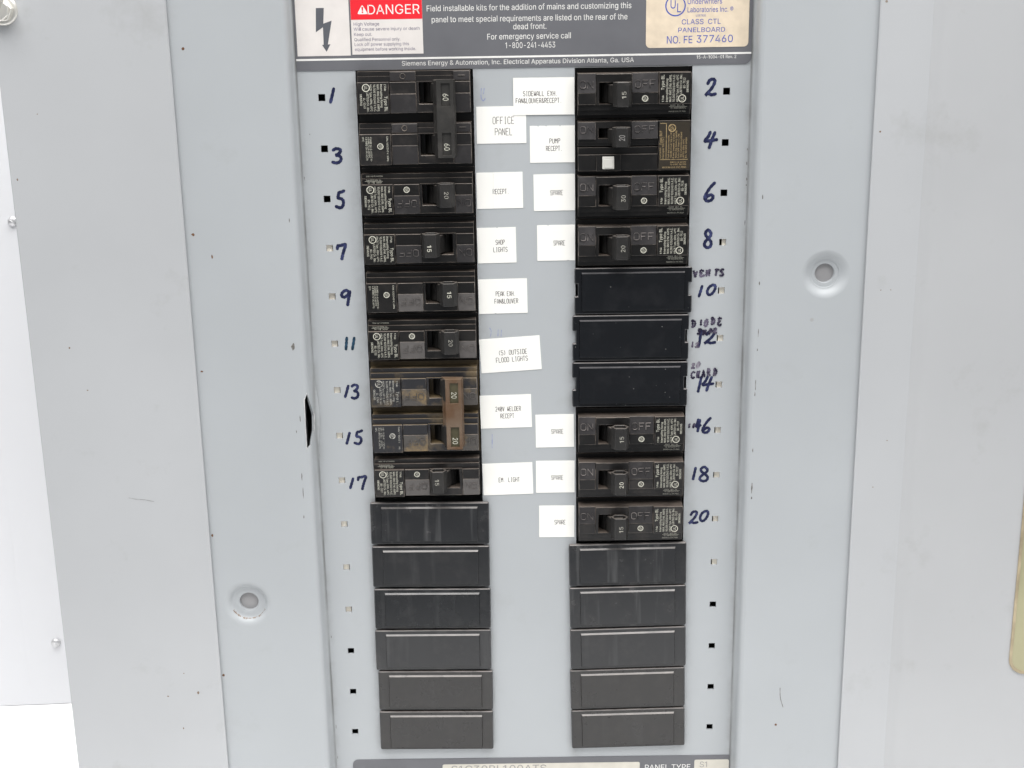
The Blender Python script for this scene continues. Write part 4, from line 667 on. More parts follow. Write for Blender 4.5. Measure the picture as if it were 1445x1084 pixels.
HW = {  # quick marker capitals
'V': [[(0.0, 0.05), (0.25, 0.6), (0.42, 1.0), (0.7, 0.5), (0.95, 0.0)]], 'E': [[(0.95, 0.06), (0.4, 0.0), (0.1, 0.3), (0.5, 0.46), (0.1, 0.62), (0.15, 0.95), (0.6, 1.0), (1.0, 0.86)]],
'N': [[(0.05, 1.0), (0.12, 0.4), (0.2, 0.05), (0.5, 0.55), (0.78, 0.98), (0.9, 0.4), (1.0, 0.0)]], 'T': [[(0.0, 0.1), (0.5, 0.05), (1.0, 0.0)], [(0.55, 0.05), (0.45, 0.55), (0.42, 1.0)]],
'S': [[(0.95, 0.05), (0.45, 0.0), (0.2, 0.25), (0.65, 0.5), (0.8, 0.8), (0.4, 1.0), (0.0, 0.92)]], 'D': [[(0.2, 0.0), (0.1, 0.5), (0.02, 1.0)], [(0.05, 0.05), (0.7, 0.1), (1.0, 0.5), (0.65, 0.92), (0.0, 1.0)]],
'I': [[(0.6, 0.15), (0.5, 0.55), (0.42, 0.95)]], 'O': [[(0.6, 0.1), (0.15, 0.3), (0.1, 0.8), (0.5, 0.98), (0.9, 0.65), (0.85, 0.2), (0.5, 0.12)]],
'M': [[(0.0, 1.0), (0.12, 0.1), (0.42, 0.75), (0.7, 0.05), (1.0, 0.95)]], 'P': [[(0.1, 1.0), (0.2, 0.5), (0.25, 0.0), (0.85, 0.05), (0.85, 0.4), (0.25, 0.52)]], 'R': [[(0.1, 1.0), (0.25, 0.05), (0.85, 0.08), (0.8, 0.4), (0.25, 0.52), (0.6, 0.75), (1.0, 1.0)]],
'C': [[(0.95, 0.15), (0.55, 0.0), (0.1, 0.35), (0.1, 0.8), (0.5, 1.0), (0.95, 0.85)]], 'H': [[(0.2, 0.0), (0.1, 1.0)], [(0.9, 0.0), (0.8, 1.0)], [(0.15, 0.52), (0.85, 0.46)]],
'A': [[(0.0, 1.0), (0.3, 0.4), (0.5, 0.0), (0.72, 0.45), (0.95, 1.0)], [(0.2, 0.66), (0.8, 0.6)]], '1': [[(0.6, 0), (0.4, 1)]], '2': G['2'], '0': G['0'], '5': G['5']}
def letters(txt, x0, y0, x1, y1, gap=0.2, climb=0.0):
    """hasty letters: each leans and sits a little differently, the line climbing to the right"""
    n = len(txt); p = (x1 - x0) / n; out = []
    for i, c in enumerate(txt):
        ln = random.uniform(-0.05, 0.2); k = random.uniform(.88, 1.1)
        st = [[(q[0] * k + ln * (1 - q[1]) + random.uniform(-.05, .05), q[1] * k + random.uniform(-.06, .06)) for q in t_] for t_ in HW[c]]
        dy = random.uniform(-.3, .3) - climb * i / max(1, n - 1); dx = random.uniform(-.15, .15) * p
        out.append((st, x0 + i * p + dx, y0 + dy, x0 + i * p + p * (1 - gap) + dx, y1 + dy))
    return out
hand('handwritten_note', letters('VENTS', 85.9, 90.6, 103.9, 94.6, climb=.9), 'smudge', 'smudged purple note reading VENTS', 1.15, 0.3)
hand('handwritten_note', letters('DIODE', 86.3, 116.6, 102.6, 121.2, climb=1.0) + letters('SMPR', 88.9, 121.8, 100.4, 125.4, climb=.4), 'smudge', 'smudged purple note of two short words above 12', 1.1, 0.35)
hand('handwritten_note', letters('12', 85.3, 128.8, 91.4, 131.9), 'smudge_pale', 'pale smudged 12 at the lower left of the large 12', 0.9, 0.35)
hand('handwritten_note', letters('20', 86.0, 139.9, 91.7, 143.2, climb=.4), 'smudge_pale', 'pale smudged figure 20 above 14', 1.1, 0.35)
hand('handwritten_note', letters('CHARD', 86.1, 144.6, 100.6, 148.8, climb=1.3), 'smudge', 'smudged purple word above 14', 1.0, 0.35)
hand('handwritten_note', letters('50', 85.5, 173.6, 89.3, 176.3), 'smudge', 'tiny smudged figures left of 16', 0.8, 0.2)
# faint pen marks between the columns
hand('pen_mark', [([[(0.2, 0), (0.1, 0.7), (0.5, 1), (0.9, 0.8)], [(0.75, 0), (0.6, 0.4)]], -22.0, -3.5, -19.0, 3.0)], 'faint', 'faint blue pen mark left of the top label', 0.5)
hand('pen_mark', [([[(0.0, 0), (0.5, 0.4), (0.2, 1)]], -19.8, 119.5, -17.8, 124.3), ([[(0.9, 0), (0.1, 1)]], -15.6, 120.5, -14.9, 124.2), ([[(0.9, 0), (0.1, 1)]], -13.9, 120.7, -13.2, 124.4)], 'faint', 'faint blue pen strokes above the tilted label', 0.45)
hand('pen_mark', [([[(0.6, 0), (0.3, 1)]], -20.0, 178.0, -19.0, 186.0)], 'faint', 'faint blue pen stroke below the welder label', 0.5)
# bare scuffs along the bends, rust spots by the seams
def blot(name, mat, par, x, y, rx, ry, d):
    bm = bmesh.new()
    n = 9; ph = random.uniform(0, 6)
    vs_ = [bm.verts.new(L(x + rx * math.cos(ph + i * 6.283 / n) * random.uniform(.55, 1.1), y + ry * math.sin(ph + i * 6.283 / n) * random.uniform(.55, 1.1), d)) for i in range(n)]
    bm.faces.new(vs_); obj(name, bm, mat, par)
for x, y, rx, ry, d in ((119.2, 96, .35, 1.2, 10.03), (119.0, 150, .3, 4.5, 10.03), (118.8, 155, .35, 1.5, 10.03), (119.3, 52, .3, 1.4, 10.03), (118.9, 207, .45, 3.6, 10.03), (119.0, 213, .5, .9, 10.03), (119.3, 131, .3, 1.1, 10.03), (118.7, 186, .4, 1.6, 10.03), (119.5, 122, .25, 2.4, 10.03),
                        (-120.2, 165, .3, 2.2, 10.03), (-121.2, 197, .3, 2.4, 10.03), (-121.0, 206, .25, 4.0, 10.03), (-121.4, 220, .3, 1.2, 10.03), (-122.6, 172, .3, 1.0, 10.03), (-119.6, 60, .25, 1.5, 10.03), (-121.5, 126, 1.2, 2.4, 10.03),
                        (112.6, 29, .3, .8, .04), (112.5, 36, .3, 1.3, .04), (112.7, 44, .3, 1.0, .04), (112.6, 47, .25, .6, .04), (112.5, 66, .2, 1.8, .04), (-108.3, 18, .2, .5, .04), (-112.3, 40, .18, 1.4, .04), (-111.9, 296, .2, 1.0, .04), (-112.1, 352, .2, 1.6, .04), (-112.2, 372, .2, 1.2, .04)): blot('scuff_mark', 'scuff', front, x, y, rx, ry, d)
for x, y in ((-166.5, -25), (-168.8, 66.5), (-170.0, 138.3), (-171.5, 230), (-171.6, 313.5), (-160, 78), (165, 380), (137, 349)): blot('rust_spot', 'rust', front, x, y, random.uniform(.5, 1.1), random.uniform(.6, 1.3), 10.03)
for x, y, r in ((-254, 37, .7), (176, 20, .9), (175.5, -42, 1.1), (-240.5, 5, .5), (186, 100, .5), (181, 100, .45), (-230, 147, .8), (-237, 124, .7), (-193, 311, .6), (-203, 325, .8), (-196, 345, .6), (183, 207, .5), (189, 181, .5), (-186, 323, 1.0)): blot('rust_spot', 'rust_pale', trim, x, y, r * .75, r * .75 * random.uniform(.8, 1.5), 12.03)
bm = bmesh.new(); ribbon(bm, [(-214.0, 207.0), (-209.5, 208.0), (-205.5, 208.2), (-200.8, 209.3)], 0.3, 12.04); obj('scratch', bm, 'faintscr', trim, fix=False)
# a curved hair-line scratch on the right flange
bm = bmesh.new(); ribbon(bm, smooth_line([(138.5, 326), (138.9, 332), (140.6, 338)]), 0.35, 10.03); obj('scratch', bm, 'scuff', front, fix=False)

# the open door on the right
bm = bmesh.new()
prof = [(198.6, 12.02), (199.4, 12.32), (200.6, 12.9), (202.0, 13.65), (203.4, 14.3), (204.8, 14.72), (206.5, 14.9), (420, 16.0), (420, 14.6), (206.4, 13.5), (204.0, 12.8), (202.5, 12.02)]
prism_v(bm, prof, -165, 440)
door = pobj('door', bm, 'door', smooth=True); door.modifiers.new('split', 'EDGE_SPLIT').split_angle = math.radians(40)
door['label'] = 'grey door folded fully open to the right'
def dd(x): return 14.9 + (x - 206.5) / 213.5 * 1.1
bm = bmesh.new(); sheet(bm, rrect(262.6, 372, 150, 316.4, 9), [rrect(264.2, 370.4, 151.6, 314.8, 8)], lambda x, y, d: L(x, y, dd(x) + 0.75 + d), thick=0.8)
pch = obj('directory_pouch', bm, 'pouch_rim', door, bevel=0.2)
bm = bmesh.new(); sheet(bm, rrect(264.1, 370.5, 151.5, 314.9, 8), [], lambda x, y, d: L(x, y, dd(x) + 0.45 + d), thick=0.4); 
obj('window_film', bm, 'pouch', door)

# instruction plate across the top of the dead front
pl = bmesh.new(); prism_d(pl, rrect(-113.0, 113.0, -146, -13.2, 3.2, corners=(0, 0, 1, 0)), 0.0, 0.35)
plate = pobj('instruction_plate', pl, 'plate')
bm = bmesh.new(); box(bm, -112.95, 112.95, -18.95, -18.05, 0.3, 0.40); obj('border_line', bm, 'white', plate)
bm = bmesh.new(); D = 0.38
for t_, x, y, w, c, b_ in (('Field installable kits for the addition of mains and customizing this', 3.0, -42.2, 100.67, 2.75, .004), ('panel to meet special requirements are listed on the rear of the', 3.2, -36.9, 96.5, 2.75, .004),
    ('dead front.', 3.25, -33.0, 16.4, 2.75, .004), ('For emergency service call', 2.84, -28.3, 41.3, 2.75, .004), ('1-800-241-4453', 3.4, -24.0, 24.7, 2.75, .004),
    ('Siemens Energy & Automation, Inc. Electrical Apparatus Division Atlanta, Ga. USA', -2.9, -16.1, 115.3, 2.2, .008), ('15-A-1004-01 Rev. 2', 95.7, -16.9, 19.7, 1.55, .012)):
    text(bm, t_, x, y, w, c, D, b_)
obj('printed_text', bm, 'white', plate, fix=False)
# danger label
bm = bmesh.new(); box(bm, -112.1, -85.7, -75, -20.3, 0.3, 0.42); box(bm, -84.9, -49.6, -75, -20.7, 0.3, 0.42)
dl = pobj('danger_label', bm, 'whitef')
bm = bmesh.new(); box(bm, -84.85, -49.65, -48.5, -37.4, 0.35, 0.46); obj('heading_band', bm, 'red', dl)
bm = bmesh.new(); text(bm, 'DANGER', -63.6, -42.1, 25.6, 4.5, 0.48, .022)
tri = [(-79.0, -44.6), (-76.3, -40.0), (-81.7, -40.0)]
cxm = (-79.0, -41.6); tri_r = []
for i in range(3):
    p0, p1, p2 = tri[i - 1], tri[i], tri[(i + 1) % 3]
    for s in (0, .5, 1):
        a = (p1[0] + (p0[0] - p1[0]) * .16, p1[1] + (p0[1] - p1[1]) * .16); b = (p1[0] + (p2[0] - p1[0]) * .16, p1[1] + (p2[1] - p1[1]) * .16)
        tri_r.append(((1 - s) ** 2 * a[0] + 2 * s * (1 - s) * p1[0] + s * s * b[0], (1 - s) ** 2 * a[1] + 2 * s * (1 - s) * p1[1] + s * s * b[1]))
prism_d(bm, tri_r, 0.4, 0.48); obj('heading_text', bm, 'white', dl, fix=False)
bm = bmesh.new(); prism_d(bm, [(-79.5, -43.4), (-78.5, -43.4), (-78.75, -41.6), (-79.25, -41.6)], 0.4, 0.5); prism_d(bm, circle(-79.0, -40.9, 0.42, 14), 0.4, 0.5); obj('exclamation_mark', bm, 'red', dl)
def bz(x, y):  # bolt symbol outline
    return (-111.93 + (x - 95) / (630 - 95) * 26.3, -46.22 + (y - 15) / (560 - 15) * 25.7)
bm = bmesh.new(); prism_d(bm, [bz(*p) for p in ((300, 78), (380, 78), (367, 236), (452, 207), (402, 448), (428, 446), (386, 522), (344, 452), (360, 450), (362, 272), (288, 322))], 0.4, 0.47)
obj('lightning_symbol', bm, 'symbol', dl)
bm = bmesh.new()
for t_, x, y, w, b_ in (('High Voltage', -77.3, -35.3, 12.6, .006), ('Will cause severe injury or death', -67.4, -32.9, 32.6, .012), ('Keep out.', -79.2, -30.4, 8.9, 0), ('Qualified Personnel only.', -72.2, -27.9, 22.8, 0), ('Lock off power supplying this', -70.1, -25.6, 26.9, 0), ('equipment before working inside.', -68.4, -23.2, 30.2, 0)):
    text(bm, t_, x, y, w, 1.5, 0.45, b_)
obj('warning_text', bm, 'violet', dl, fix=False)
# approval sticker
bm = bmesh.new(); prism_d(bm, rrect(60.6, 111.3, -80, -21.6, 2.2), 0.3, 0.45); st = pobj('approval_sticker', bm, 'sticker')
bm = bmesh.new()
cx, cy = 75.0, -41.6
sheet(bm, circle(cx, cy, 5.05, 48), [circle(cx, cy, 4.45, 48)], lambda x, y, d: L(x, y, 0.5 + d))
text(bm, 'U', cx - 1.2, cy - 0.9, 2.5, 4.4, 0.5, .05); text(bm, 'L', cx + 1.8, cy + 1.0, 1.9, 4.2, 0.5, .05)
text(bm, 'Underwriters', 89.4, -43.5, 16.9, 2.4, 0.5, .008); text(bm, 'Laboratories Inc. ®', 92.2, -39.6, 22.5, 2.4, 0.5, .008); text(bm, 'LISTED', 87.6, -36.8, 4.9, 0.9, 0.5)
text(bm, 'CLASS  CTL', 87.8, -33.9, 19.2, 2.4, 0.5, .014); text(bm, 'PANELBOARD', 88.1, -30.0, 23.1, 2.2, 0.5, .012)
text(bm, 'NO. FE', 77.3, -25.4, 12.6, 3.5, 0.5, .03); text(bm, '377460', 94.65, -25.6, 17.9, 3.5, 0.5, .0)
obj('sticker_text', bm, 'blue', st, fix=False)
# lower name plate
bm = bmesh.new(); prism_d(bm, rrect(-103.6, 113.0, 373.6, 402, 3.2, corners=(1, 0, 0, 1)), 0.0, 0.35); np_ = pobj('type_plate', bm, 'plate')
bm = bmesh.new(); prism_d(bm, rrect(-52, 61.6, 377.3, 388.6, 1.0), 0.3, 0.45); obj('rating_insert', bm, 'silver', np_)
bm = bmesh.new(); prism_d(bm, rrect(93.0, 112.9, 376.4, 388.6, 1.0), 0.3, 0.45); obj('rating_insert', bm, 'silver', np_)
bm = bmesh.new(); text(bm, 'S1C30BL100ATS', -19.5, 380.4, 54.8, 4.4, 0.5, -.01); obj('rating_text', bm, 'greyprint', np_, fix=False)
bm = bmesh.new(); text(bm, 'S1', 98.2, 379.4, 4.2, 3.6, 0.5, -.012); obj('rating_text', bm, 'greyprint', np_, fix=False)
bm = bmesh.new(); text(bm, 'PANEL TYPE', 77.7, 380.9, 26.1, 3.4, 0.4, .012); obj('printed_text', bm, 'white', np_, fix=False)

# ------------------------------------------------------------------ circuit breakers (u 0..58.4 from the ON end, v down, d out; the left column is turned half round)
U0 = -29.2
def bbox(bm, u0, u1, v0, v1, d0, d1, mi=0, taper=0.0): box(bm, u0 + U0, u1 + U0, v0, v1, d0, d1, mi, taper)
def emboss(bm, txt, u, v, w, h, d, d2):
    n = len(txt); p = w / n
    for i, c in enumerate(txt):
        for st in SF[c]:
            pts = [(u + U0 + i * p + q[0] / 4 * p * .72, v + q[1] / 6 * h, d + (d2 - d) * q[1] / 6) for q in st]
            for a, b in zip(pts, pts[1:]):
                tx, ty = b[0] - a[0], b[1] - a[1]; l = math.hypot(tx, ty); nx, ny = -ty / l * .2, tx / l * .2; e = .1; z = random.uniform(0.28, 0.32)
                q = [(a[0] - tx / l * e + nx, a[1] - ty / l * e + ny, a[2]), (b[0] + tx / l * e + nx, b[1] + ty / l * e + ny, b[2]), (b[0] + tx / l * e - nx, b[1] + ty / l * e - ny, b[2]), (a[0] - tx / l * e - nx, a[1] - ty / l * e - ny, a[2])]
                lo = [bm.verts.new(L(x, y, dd_ - .2)) for x, y, dd_ in q]
                cx = sum(t_[0] for t_ in q) / 4; cy = sum(t_[1] for t_ in q) / 4
                hi = [bm.verts.new(L(x - (x - cx) * .0 - nx * .35 * (1 if k < 2 else -1), y - ny * .35 * (1 if k < 2 else -1), dd_ + z)) for k, (x, y, dd_) in enumerate(q)]
                bm.faces.new(hi)
                for k in range(4): bm.faces.new((lo[k], lo[(k + 1) % 4], hi[(k + 1) % 4], hi[k]))
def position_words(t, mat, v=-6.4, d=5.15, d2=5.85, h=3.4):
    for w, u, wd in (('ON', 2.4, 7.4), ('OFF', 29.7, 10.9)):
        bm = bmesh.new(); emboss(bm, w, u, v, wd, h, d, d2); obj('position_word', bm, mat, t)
HOLE = (11.7, 26.8, -5.7, 4.9)
def wedge(bm, x0, x1, y0, y1, d0, da, db, mi):
    """block whose face leans: depth da along its upper edge, db along its lower edge"""
    a = [bm.verts.new(L(x, y, d0)) for x, y in ((x0, y0), (x1, y0), (x1, y1), (x0, y1))]
    b = [bm.verts.new(p) for p in (L(x0, y0, da), L(x1, y0, da), L(x1, y1, db), L(x0, y1, db))]
    for f in [bm.faces.new(b), bm.faces.new(a[::-1])] + [bm.faces.new((a[i], a[(i + 1) % 4], b[(i + 1) % 4], b[i])) for i in range(4)]: f.material_index = mi
def pole_case(bm, dv=0.0, style='onoff'):
    """one pole's moulding centred on v = dv; material slots: 0 case, 1 textured pads, 2 base"""
    h = (HOLE[0] + U0, HOLE[1] + U0, HOLE[2] + dv, HOLE[3] + dv)
    def fr(u0, u1, v0, v1, d0, d1, mi=0): frame(bm, u0 + U0, u1 + U0, v0 + dv, v1 + dv, *h, d0, d1, mi)
    def bb(u0, u1, v0, v1, d0, d1, mi=0, tp=0.0): bbox(bm, u0, u1, v0 + dv, v1 + dv, d0, d1, mi, tp)
    fr(1.2, 57.4, -10.2, 10.3, -4, 3.2)
    fr(1.25, 57.35, -9.95, 8.0, 3.1, 4.5)
    fr(10.4, 27.9, -9.8, 5.35, 4.4, 5.5)
    for u0, u1 in ((1.3, 10.2), (28.1, 41.2)):
        wedge(bm, u0 + U0, u1 + U0, -10.05 + dv, -0.6 + dv, 4.4, 4.7, 6.0, 1)
        bb(u0 + .05, u1 - .05, -0.5, 5.1, 4.4, 5.8, 0)
    bb(41.6, 57.3, -10.1, 5.2, 4.4, 6.3)
def handle_mesh(on):
    mir = (lambda u: 37.6 - u) if on else (lambda u: u)
    bm = bmesh.new()
    q = lambda p: [(mir(u) + U0, d) for u, d in p]
    prism_v(bm, q([(12.6, -3), (14.2, 0.2), (17, 2.0), (21, 2.3), (24.6, 0.8), (26.3, -3)]), -5.5, 4.7)
    prism_v(bm, q([(15.0, -2), (16.6, 4.4), (18.5, 9.0), (24, 9.2), (26.2, 6.2), (24.5, -2)]), -4.6, 4.5)
    hexp = q([(18.2, 9.4), (20.2, 13.2), (25.9, 13.2), (27.7, 9.8), (25.7, 6.4), (20.4, 6.2)])
    if on: hexp = hexp[::-1]
    a, b = prism_v(bm, hexp, -6.0, 6.0)
    bm.normal_update()
    for f in (a, b):
        r = bmesh.ops.inset_region(bm, faces=[f], thickness=0.0011, use_even_offset=True)
        s = -1 if f is a else 1
        r2 = bmesh.ops.extrude_face_region(bm, geom=[f]); vs_ = [e for e in r2['geom'] if isinstance(e, bmesh.types.BMVert)]
        bmesh.ops.translate(bm, verts=vs_, vec=L(0, -s * 3.0, 0)); bmesh.ops.delete(bm, geom=[f], context='FACES_ONLY')
    return bm
def rating(bm, txt, u, v, d, bold=.02, size=2.15): text(bm, txt, u + U0, v, len(txt) * 1.7, size, d, bold, rot=-math.pi / 2)
def spec_block(bm, kind, dv=0.0, num='BS-7122', worn=False):
    """lettering on the end block, read from below upward"""
    d = 6.34; r = -math.pi / 2
    def ln(txt, u, v0, cap, w=None, b_=.012): # starts low, runs up
        text(bm, txt, u + U0, v0 + dv, w, cap, d, b_, r, align='L')
    if kind in ('single', 'double'):
        ln('1 Pole' if kind == 'single' else '2 Pole', 43.4, 4.2, 1.0, 3.2); ln('Type BL', 43.2, -1.6, 1.5, 7.4, .03)
        ln('Interrupting Rating', 45.3, 4.2, 1.05, 11.2); ln('MAX. RMS SYM. AMPS.', 47.0, 4.2, 1.05, 13.2); ln('10,000 120/240 V.A.C.', 48.7, 4.2, 1.05, 13.2)
        ln('HACR Type, 60Hz, 40°C', 50.5, 4.2, 1.05, 13.0); ln('LISTED Cir. Bkr.', 52.2, 0.2, 1.05, 9.4); ln(num, 53.9, -2.4, 1.05, 5.0); ln('SIEMENS', 55.5, -0.4, 1.0, 5.6, .02)
        cx, cy = 52.9 + U0, 2.6 + dv
        sheet(bm, circle(cx, cy, 1.95, 24), [circle(cx, cy, 1.55, 24)], lambda x, y, q: L(x, y, d)); text(bm, 'UL', cx, cy, 1.9, 1.5, d, .04, r)
    if kind == 'single':
        e = 4.56                                         # wiring chart on the step below the block
        text(bm, 'WIRE  CU-AL', 50.8 + U0, 6.0 + dv, 7.2, .62, e, .01); text(bm, '15-30A   60/75°C', 51.2 + U0, 7.3 + dv, 7.6, .62, e, .01)
        for q in ((46.6, 55.6, 6.62, 6.76), (51.0, 51.14, 5.6, 7.7)):
            bm.faces.new([bm.verts.new(L(x + U0, y + dv, e + .004)) for x, y in ((q[0], q[2]), (q[1], q[2]), (q[1], q[3]), (q[0], q[3]))])
        text(bm, 'MADE IN U.S.A. PAT. PEND.', 51.0 + U0, 9.1 + dv, 8.6, .66, 3.26, .012)
    if kind == 'second':
        ln('CAN. 120/240 V. 60Hz', 43.3, 4.2, .85, 12.4); cx, cy = 46.9 + U0, -.8 + dv
        csa(bm, cx, cy, d)
        for i, (u, w) in enumerate(((51.6, 12.2), (52.7, 10.5), (53.8, 11.6))): ln('A B WIRE CU-AL 60/75°C 14-6 AWG'[: 26 - 3 * i], u, 4.0, .85, w)
        ln('25°C', 55.4, 4.0, .9, 2.2)
def csa(bm, cx, cy, d, r=1.55, rot=0.0):
    sheet(bm, circle(cx, cy, r, 24), [circle(cx, cy, r * .76, 20)], lambda x, y, q: L(x, y, d))
    text(bm, 'SP', cx, cy, r * 1.15, r * .95, d + .003, .03, -math.pi / 2)

COLX = 54.65
BG = 'circuit breakers in the two columns'
def breaker(label, side, row, amps, on, kind='single', case='case', pad='pad', pr='print_', num='BS-7122', csa_on=True, base='case', amp_bold=.02, amp_v=0.2):
    left = side == 'L'
    y = ROW[row] + (-2.5 if left else 0.1)
    t = thing('circuit_breaker', label, 'circuit breaker', W(-COLX if left else COLX, y), math.pi if left else 0, BG)
    bm = bmesh.new(); pole_case(bm); bbox(bm, 0.35, 58.05, -12.55, 12.55, -14, -3, 2)
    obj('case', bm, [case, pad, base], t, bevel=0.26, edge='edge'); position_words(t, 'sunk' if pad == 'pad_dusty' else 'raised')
    h = obj('handle', handle_mesh(on), 'handle', t, bevel=0.35)
    bm = bmesh.new(); rating(bm, amps, 37.6 - 23.4 if on else 23.6, amp_v, 13.24, amp_bold); obj('rating_number', bm, 'print_' if amp_bold > .02 else 'print_dim', h, fix=False)
    bm = bmesh.new(); spec_block(bm, kind, 0, num)
    if csa_on and kind == 'single': csa(bm, 34.6 + U0, 2.4, 5.83)
    obj('printed_text', bm, pr, t, fix=False)
    return t
RC_, LC_ = 'right column', 'left column'
breaker('black breaker beside handwritten 5, handle at ON marked 20', 'L', 2, '20', True)
breaker('black breaker beside handwritten 7, handle at OFF marked 15 in bold', 'L', 3, '15', False, 'double', csa_on=False, num='BS-7192', amp_bold=.05, amp_v=-1.2)
breaker('black breaker beside handwritten 9 with grey dusty pads, handle at ON marked 15', 'L', 4, '15', True, 'second', pad='pad_dusty', csa_on=False, amp_bold=.05)
breaker('black breaker beside handwritten 11 with grey dusty pads, handle at ON marked 20', 'L', 5, '20', True, pad='pad_dusty', num='BS-1220')
breaker('black breaker beside handwritten 17, lowest in the left column, handle at OFF marked 15', 'L', 8, '15', False, case='case_worn', pad='pad_dusty', num='BS-307')
breaker('black breaker beside handwritten 2, topmost in the right column, marked 15', 'R', 0, '15', False)
breaker('black breaker beside handwritten 6, marked 30', 'R', 2, '30', False, num='BS-7128')
breaker('black breaker beside handwritten 8, above the blank covers, marked 20', 'R', 3, '20', False, num='BS-7122')
breaker('black breaker beside handwritten 16, just below the old blank covers, faint 15 on its handle', 'R', 7, '15', False, pad='pad', num='BS-7727')
breaker('worn brownish black breaker beside handwritten 18, marked 20 in white', 'R', 8, '20', False, case='case_worn', num='S-7127', amp_bold=.03)
breaker('black breaker beside handwritten 20, lowest in the right column', 'R', 9, '15', False, case='case_worn', num='BS-7127')

# two-pole breakers with a handle tie
def tie_mesh(on_u, v0, v1, wins):
    bm = bmesh.new(); a, b = on_u
    outl = [(a + U0, v0), (b + U0, v0), (b + U0, v1), (a + U0, v1)]
    sheet(bm, outl, [[(w[0] + U0, w[2]), (w[1] + U0, w[2]), (w[1] + U0, w[3]), (w[0] + U0, w[3])] for w in wins], lambda x, y, d: L(x, y, 14.2 + d), thick=1.9)
    for w in wins: box(bm, w[0] + U0 + .05, w[1] + U0 - .05, w[2] + .05, w[3] - .05, 11.5, 13.35, 1)
    prism_v(bm, [(a + U0 - .9, 7.5), (a + U0 + .15, 13.2), (b + U0 - .15, 13.2), (b + U0 + 2.2, 6.5)], v0 + .25, v1 - .25)
    return bm
def two_pole(label, row, amps, case, pad, tie, win, pr, style, base='case', worn=False):
    y = ROW[row] - 2.2 + 12.7
    t = thing('circuit_breaker', label, 'circuit breaker', W(-COLX, y), math.pi, BG)
    bm = bmesh.new()
    for dv in (12.7, -12.7): pole_case(bm, dv, style)
    bbox(bm, 0.35, 58.05, -25.3, 25.3, -14, -3, 2)
    if style == 'io':
        for dv in (12.7, -12.7):
            for u0, u1, ch in ((1.4, 9.6, 'I'), (28.2, 41.0, 'O')):
                bbox(bm, u0, u1, 5.6 + dv, 10.1 + dv, 3.0, 5.1, 1)
            cx, cy = 34.6 + U0, 7.9 + dv
            sheet(bm, circle(cx, cy, 1.5, 24), [circle(cx, cy, 1.1, 24)], lambda x, y, q: L(x, y, 5.4 + q), thick=.4)
            bbox(bm, 3.8, 7.2, 7.7 + dv, 8.2 + dv, 5.0, 5.4, 1)
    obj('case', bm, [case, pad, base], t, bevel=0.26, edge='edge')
    if style == 'onoff':
        for dv in (12.7, -12.7): position_words(t, 'sunk', -6.4 + dv)
    for dv in (12.7, -12.7):
        h = obj('handle', handle_mesh(True), 'handle', t, bevel=0.35); h.location = L(0, dv, 0)
    tb = tie_mesh((9.4, 17.6), -18.9, 19.2, [(10.9, 15.4, -17.6, -6.6), (10.9, 15.4, 6.4, 17.4)])
    tb = obj('handle_tie', tb, [tie, win], t)
    for v in (-14.4 if style != 'io' else -13.6, 10.6):
        bm = bmesh.new(); rating(bm, amps, 13.2, v, 13.38, .03, 2.7); obj('rating_number', bm, 'print_', tb, fix=False)
    for kd, dv in (('double', 12.7), ('second', -12.7)):
        bm = bmesh.new(); spec_block(bm, kd, dv, 'LL-5349'); obj('printed_text', bm, pr, t, fix=False)
    return t
two_pole('black two-pole breaker beside handwritten 1 and 3, grey handle tie marked 60 twice', 0, '60', 'case_worn', 'pad', 'tie_grey', 'tie_grey', 'print_', 'io')
two_pole('dusty two-pole breaker beside handwritten 13 and 15, rusty brown handle tie marked 20 twice', 6, '20', 'case_tan', 'pad_tan', 'tie_rust', 'tie_olive', 'print_worn', 'onoff', base='base_tan')

# ground-fault breaker with a test button
t = thing('circuit_breaker', 'black breaker beside handwritten 4 with white square test button and tan lettering', 'circuit breaker', W(COLX, ROW[1] + 0.0), 0, BG)
bm = bmesh.new(); bbox(bm, 0.35, 58.05, -12.5, 12.8, -14, -3, 0)
hh = (11.4 + U0, 26.6 + U0, -8.6, -3.4)
frame(bm, 1.2 + U0, 57.4 + U0, -11.9, 0.3, *hh, -4, 4.2); frame(bm, 1.3 + U0, 41.3 + U0, -11.7, -1.4, *hh, 4.1, 4.9)
for u0, u1 in ((1.4, 10.1), (28.1, 41.2)): wedge(bm, u0 + U0, u1 + U0, -11.6, -3.2, 4.8, 5.0, 6.1, 1)
bbox(bm, 1.25, 41.4, 1.0, 12.7, -4, 4.0, 0); bbox(bm, 1.3, 41.3, 4.5, 12.6, 3.9, 5.4, 0); bbox(bm, 10.4, 22.6, 4.4, 12.65, 5.3, 6.2, 0); bbox(bm, 41.6, 57.3, -11.9, 12.65, -4, 6.3, 0)
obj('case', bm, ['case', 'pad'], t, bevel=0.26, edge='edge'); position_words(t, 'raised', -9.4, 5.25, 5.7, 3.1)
h = obj('handle', handle_mesh(False), 'handle', t, bevel=0.35); h.location = L(-0.3, -4.6, 0); h.scale = (1, 1, 0.80)
bm = bmesh.new(); rating(bm, '20', 23.0, 0.3, 13.24, .0, 2.9); obj('rating_number', bm, 'greyprint', h, fix=False)
bm = bmesh.new(); bbox(bm, 13.4, 19.3, 5.4, 11.6, 5.4, 7.0); bbox(bm, 14.3, 18.7, 6.6, 11.1, 6.9, 7.35); obj('test_button', bm, 'button', t, bevel=0.25)
bm = bmesh.new(); bbox(bm, 41.9, 57.0, -11.4, 12.2, 6.2, 6.42); pg = obj('label_plate', bm, 'tanpanel', t)
bm = bmesh.new(); d = 6.46
